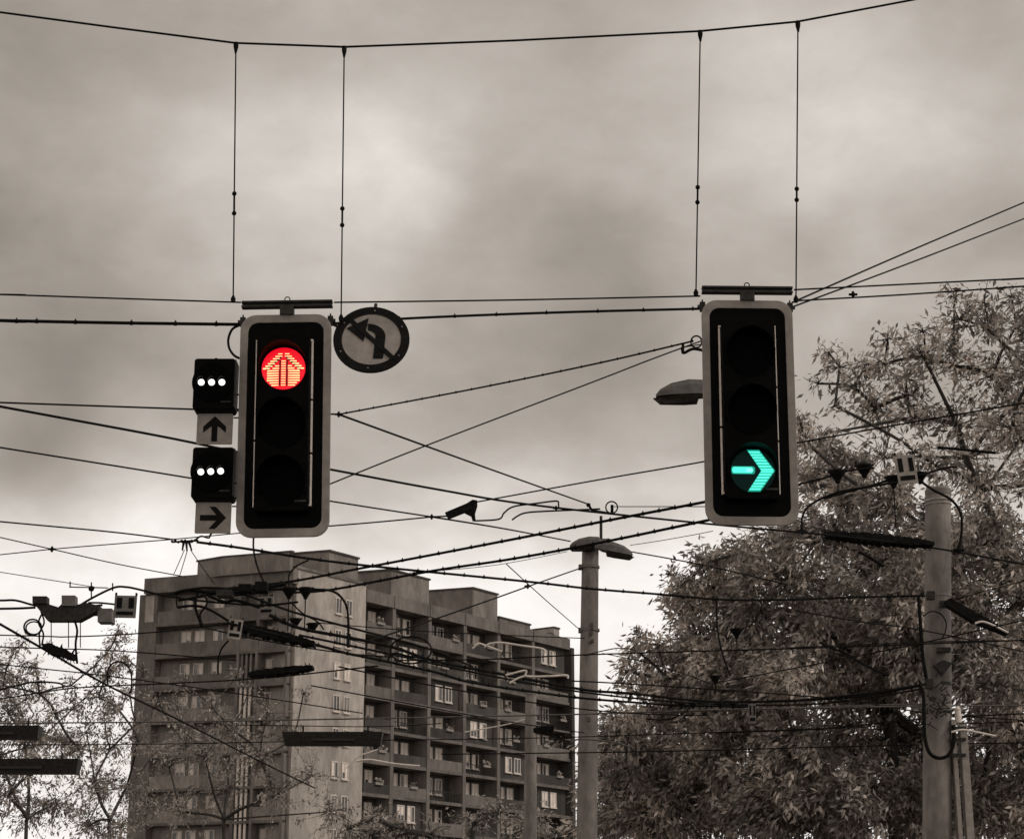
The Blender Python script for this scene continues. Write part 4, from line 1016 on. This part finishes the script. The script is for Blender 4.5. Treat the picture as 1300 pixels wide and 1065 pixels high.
for px in (680, 689, 698):
    t, z = plane_t(px, 803, K-RN*1, RD); q = K-RN*1+RD*t
    MB().tube([Vector((q.x, q.y, z-2.2)), Vector((q.x, q.y, z-.5)), Vector((q.x, q.y, z-.1)), Vector((q.x, q.y, z+.05))], [.62, .62, .45, .08], 12).build('roof_vent', 'roofing', bl, world=True)
# ------------------------------------------------------------------ trees
def make_tree(label, base, trunk_top, trunk_r, blobs, Y, leaf, lsz, dens, mat_leaf, group, spread=2.0, name='tree', twig_r=.011, back=True, droop=.6, shaft=.55):
    root = empty(name, base, label, 'tree', group)
    C = []
    for (px, py, r) in blobs:
        y = Y+random.uniform(-spread, spread); p = at(px, py, y); C.append([p, r*scale(p), dens])
    if back:
        for (p, r, d_) in list(C):
            if random.random() < .45:
                C.append([p+Vector((random.uniform(-.4, .4)*r, spread*1.2+r*.8, random.uniform(-.5, .1)*r)), r, d_*.6])
    # branching: connect blob to the nearest node nearer to the trunk
    T = Vector(trunk_top); nodes = [T]; par = [-1]; order = sorted(range(len(C)), key=lambda i: (C[i][0]-T).length)
    idx = {}
    for i in order:
        p = C[i][0]; best = min(range(len(nodes)), key=lambda j: (nodes[j]-p).length+.35*(nodes[j]-T).length+(2.0 if nodes[j].z > p.z+.5 else 0))
        nodes.append(p); par.append(best); idx[i] = len(nodes)-1
    cnt = [1]*len(nodes)
    for j in range(len(nodes)-1, 0, -1): cnt[par[j]] += cnt[j]
    rad = [trunk_r*.85*(c_/cnt[0])**.48+twig_r for c_ in cnt]
    lb = MB()
    B0 = Vector(base); n = 8
    lb2 = MB(); pts = [B0+(T-B0)*(k/n)+Vector((math.sin(k*1.3)*.05, math.cos(k*1.7)*.05, 0))*k/n for k in range(n+1)]
    lb2.tube(pts, [trunk_r*(1.35-.5*min(1, k/2)) if k < 2 else trunk_r*(1-.15*k/n) for k in range(n+1)], 10)
    lb2.build('trunk', 'bark', root, world=True, smooth=True)
    for j in range(1, len(nodes)):
        a = nodes[par[j]]; e = nodes[j]; d = e-a; L_ = d.length
        if L_ < .05: continue
        side = Vector((random.uniform(-1, 1), random.uniform(-1, 1), random.uniform(-.2, .9)))*L_*.06
        pp = [a, a+d*.33+side, a+d*.7+side*.6, e]
        pp = smoothline(pp, 3); m_ = len(pp)
        r0 = min(rad[par[j]]*.9, rad[j]*1.5); lb.tube(pp, [r0+(rad[j]-r0)*k/(m_-1) for k in range(m_)], 6, caps=False)
    LV = []; 
    for (p, r, dn) in C:
        rp = r/scale(p)
        ntw = max(8, int(5+rp*.42)); nl = int(dn*rp*rp/ntw)+1
        for t in range(ntw):
            v = Vector(rng.normal(size=3)); v.z = v.z*.85+.25; v.normalize()
            ln = r*(random.uniform(.6, 1.05) if random.random() < .75 else random.uniform(1.1, 1.5)); e = p+v*ln
            mid = p+v*ln*.5+Vector(rng.normal(size=3))*r*.08
            e = e+Vector((0, 0, -.08*r))
            lb.tube([p, mid, e], [twig_r*1.1, twig_r*.8, twig_r*.4], 4, caps=False)
            for q in range(nl):
                f = 1-(1-shaft*.0)*random.random()**1.35*.92
                c_ = p+(mid-p)*(f*2) if f < .5 else mid+(e-mid)*((f-.5)*2)
                c_ = c_+Vector(rng.normal(size=3))*lsz*.55*(1.6-f*.7)
                LV.append((c_.x, c_.y, c_.z, v.x, v.y, v.z))
    lb.build('limbs', 'bark', root, world=True)
    A = np.array(LV); n = len(A); c_ = A[:, :3]-np.array(base); v = A[:, 3:]
    d = v*.55+rng.normal(size=(n, 3))*.55+np.array([-.35, 0, -droop]); d /= np.linalg.norm(d, axis=1)[:, None]
    s_ = np.cross(d, rng.normal(size=(n, 3))); s_ /= np.linalg.norm(s_, axis=1)[:, None]
    Ls = lsz*rng.uniform(.45, 1.35, n)[:, None]; Wd = Ls*rng.uniform(.09, .22, n)[:, None]
    nn = np.cross(d, s_)
    V = np.empty((n, 4, 3)); V[:, 0] = c_; V[:, 1] = c_+d*Ls*.45+s_*Wd+nn*Wd*.3; V[:, 2] = c_+d*Ls; V[:, 3] = c_+d*Ls*.45-s_*Wd+nn*Wd*.3
    me = bpy.data.meshes.new('crown'); me.vertices.add(n*4); me.vertices.foreach_set('co', V.reshape(-1))
    me.loops.add(n*4); me.loops.foreach_set('vertex_index', np.arange(n*4)); me.polygons.add(n)
    me.polygons.foreach_set('loop_start', np.arange(n)*4); me.update(); me.validate()
    me.materials.append(MATS[mat_leaf]); o = bpy.data.objects.new('crown', me); COL.objects.link(o); o.parent = root
    return n
def fill(x0, x1, y0, y1, r, step, jit=.4):
    out = []
    y = y0
    while y <= y1:
        x = x0
        while x <= x1:
            out.append((x+random.uniform(-1, 1)*step*jit, y+random.uniform(-1, 1)*step*jit, r*random.uniform(.8, 1.15))); x += step
        y += step
    return out
def gpt(px, Y): p = at(px, 1000, Y); return (p.x, p.y, 0)
TA = [(1052, 448, 16), (1066, 466, 22), (1085, 492, 28), (1100, 462, 22), (1127, 430, 20), (1122, 462, 28), (1110, 520, 32), (1150, 480, 34), (1172, 420, 20), (1172, 452, 30), (1160, 530, 38), (1212, 376, 20), (1218, 405, 26),
      (1250, 384, 22), (1254, 418, 34), (1284, 376, 22), (1290, 415, 38), (1325, 400, 40), (1210, 450, 40), (1262, 475, 46), (1312, 475, 50), (1215, 540, 48), (1285, 545, 58), (1335, 610, 70), (1185, 590, 40), (1245, 620, 55), (1360, 500, 60), (1060, 515, 14), (1385, 430, 50), (1400, 590, 70)]
TB = [(1080, 820, 60), (1160, 850, 60), (1020, 800, 50), (1040, 860, 55), (1120, 900, 55), (960, 770, 45), (990, 850, 50), (1240, 830, 60), (1330, 820, 70), (1180, 740, 55), (1016, 535, 14), (1022, 560, 22), (1052, 568, 20), (1085, 588, 30), (1035, 610, 36), (1080, 640, 45), (1130, 640, 50), (1190, 680, 60), (1040, 680, 50), (985, 690, 32), (1100, 700, 60), (1270, 690, 70), (1000, 740, 50), (1060, 760, 60), (1140, 770, 70), (1230, 780, 75), (1310, 740, 75)]+fill(1010, 1360, 850, 1060, 62, 78)
TC = [(930, 840, 45), (960, 870, 45), (905, 880, 40), (870, 890, 36), (1000, 900, 45), (960, 930, 45), (945, 700, 26), (918, 708, 24), (895, 715, 20), (905, 745, 30), (868, 735, 13), (862, 752, 17), (850, 728, 9), (880, 770, 26), (940, 745, 38), (970, 720, 34), (925, 790, 42), (885, 810, 30), (835, 818, 17), (812, 812, 13), (858, 830, 26), (806, 824, 11), (850, 865, 32), (800, 852, 15), (822, 868, 20), (900, 850, 45), (965, 820, 50), (950, 890, 50), (885, 910, 42),
      (835, 905, 28), (802, 915, 22), (778, 912, 12), (790, 940, 20), (825, 950, 34), (880, 965, 45), (795, 975, 26), (775, 965, 10)]+fill(800, 1000, 960, 1060, 50, 62)
TB += fill(1000, 1360, 990, 1080, 42, 50); TC += fill(790, 1010, 990, 1080, 38, 46)
n = 0
n += make_tree('tallest leafy tree, its crown reaching above the right edge marker plate', gpt(1330, 42), at(1340, 800, 42), .10, TA, 40, None, .19, .20, 'leaf_a', 'leafy trees behind the right pole', 1.6)
n += make_tree('broad dense leafy tree directly behind the right pole', gpt(1130, 37), at(1130, 900, 37), .15, TB, 36, None, .16, .72, 'leaf_b', 'leafy trees behind the right pole', 1.6)
n += make_tree('bushy leafy tree reaching left towards the lamp post', gpt(920, 38), at(925, 960, 38), .14, TC, 38, None, .165, .68, 'leaf_a', 'leafy trees behind the right pole', 1.3)
TL = [(30, 815, 12), (120, 845, 16), (5, 870, 20), (135, 830, 14), (150, 800, 12), (80, 940, 30), (30, 935, 30), (20, 860, 28), (-20, 850, 35), (50, 880, 26), (10, 905, 34), (70, 905, 22), (45, 935, 34), (95, 900, 26), (0, 960, 40), (60, 970, 34), (100, 950, 30), (10, 1010, 45), (70, 1020, 45), (-40, 930, 40), (18, 825, 14), (45, 845, 12), (90, 870, 14)]
TM = [(150, 815, 20), (140, 850, 24), (160, 840, 20), (125, 885, 26), (150, 900, 28), (110, 930, 26), (140, 950, 32), (165, 880, 18), (120, 990, 36), (160, 1000, 36), (155, 1050, 40), (110, 1050, 36), (175, 940, 22)]
TN = [(200, 890, 24), (235, 870, 22), (230, 925, 34), (270, 900, 30), (300, 930, 34), (260, 960, 36), (340, 905, 28), (330, 960, 34), (215, 975, 34), (370, 940, 26), (290, 1000, 42), (350, 1010, 40), (230, 1030, 44), (395, 985, 26), (385, 880, 14), (300, 860, 16), (420, 1030, 36)]
n += make_tree('sparse small leaved tree at the left edge behind the strip lamps', gpt(30, 62), at(35, 1040, 62), .07, TL, 62, None, .16, .52, 'leaf_c', 'sparse small leaved trees on the left', 1.5, twig_r=.009)
n += make_tree('sparse upright tree just left of the building corner', gpt(140, 66), at(140, 1040, 66), .07, TM, 66, None, .16, .48, 'leaf_c', 'sparse small leaved trees on the left', 1.5, twig_r=.009)
n += make_tree('sparse bare limbed tree in front of the dark left balconies', gpt(290, 70), at(285, 1040, 70), .08, TN, 70, None, .17, .34, 'leaf_c', 'sparse small leaved trees on the left', 2.0, twig_r=.01)
TO = fill(450, 760, 1048, 1075, 28, 34, .5)
n += make_tree('low round topped tree in front of the lower floors of the building', gpt(600, 80), at(600, 1110, 80), .25, TO, 80, None, .25, .3, 'leaf_c', 'sparse small leaved trees on the left', 2.0, twig_r=.02)
print('leaves', n)
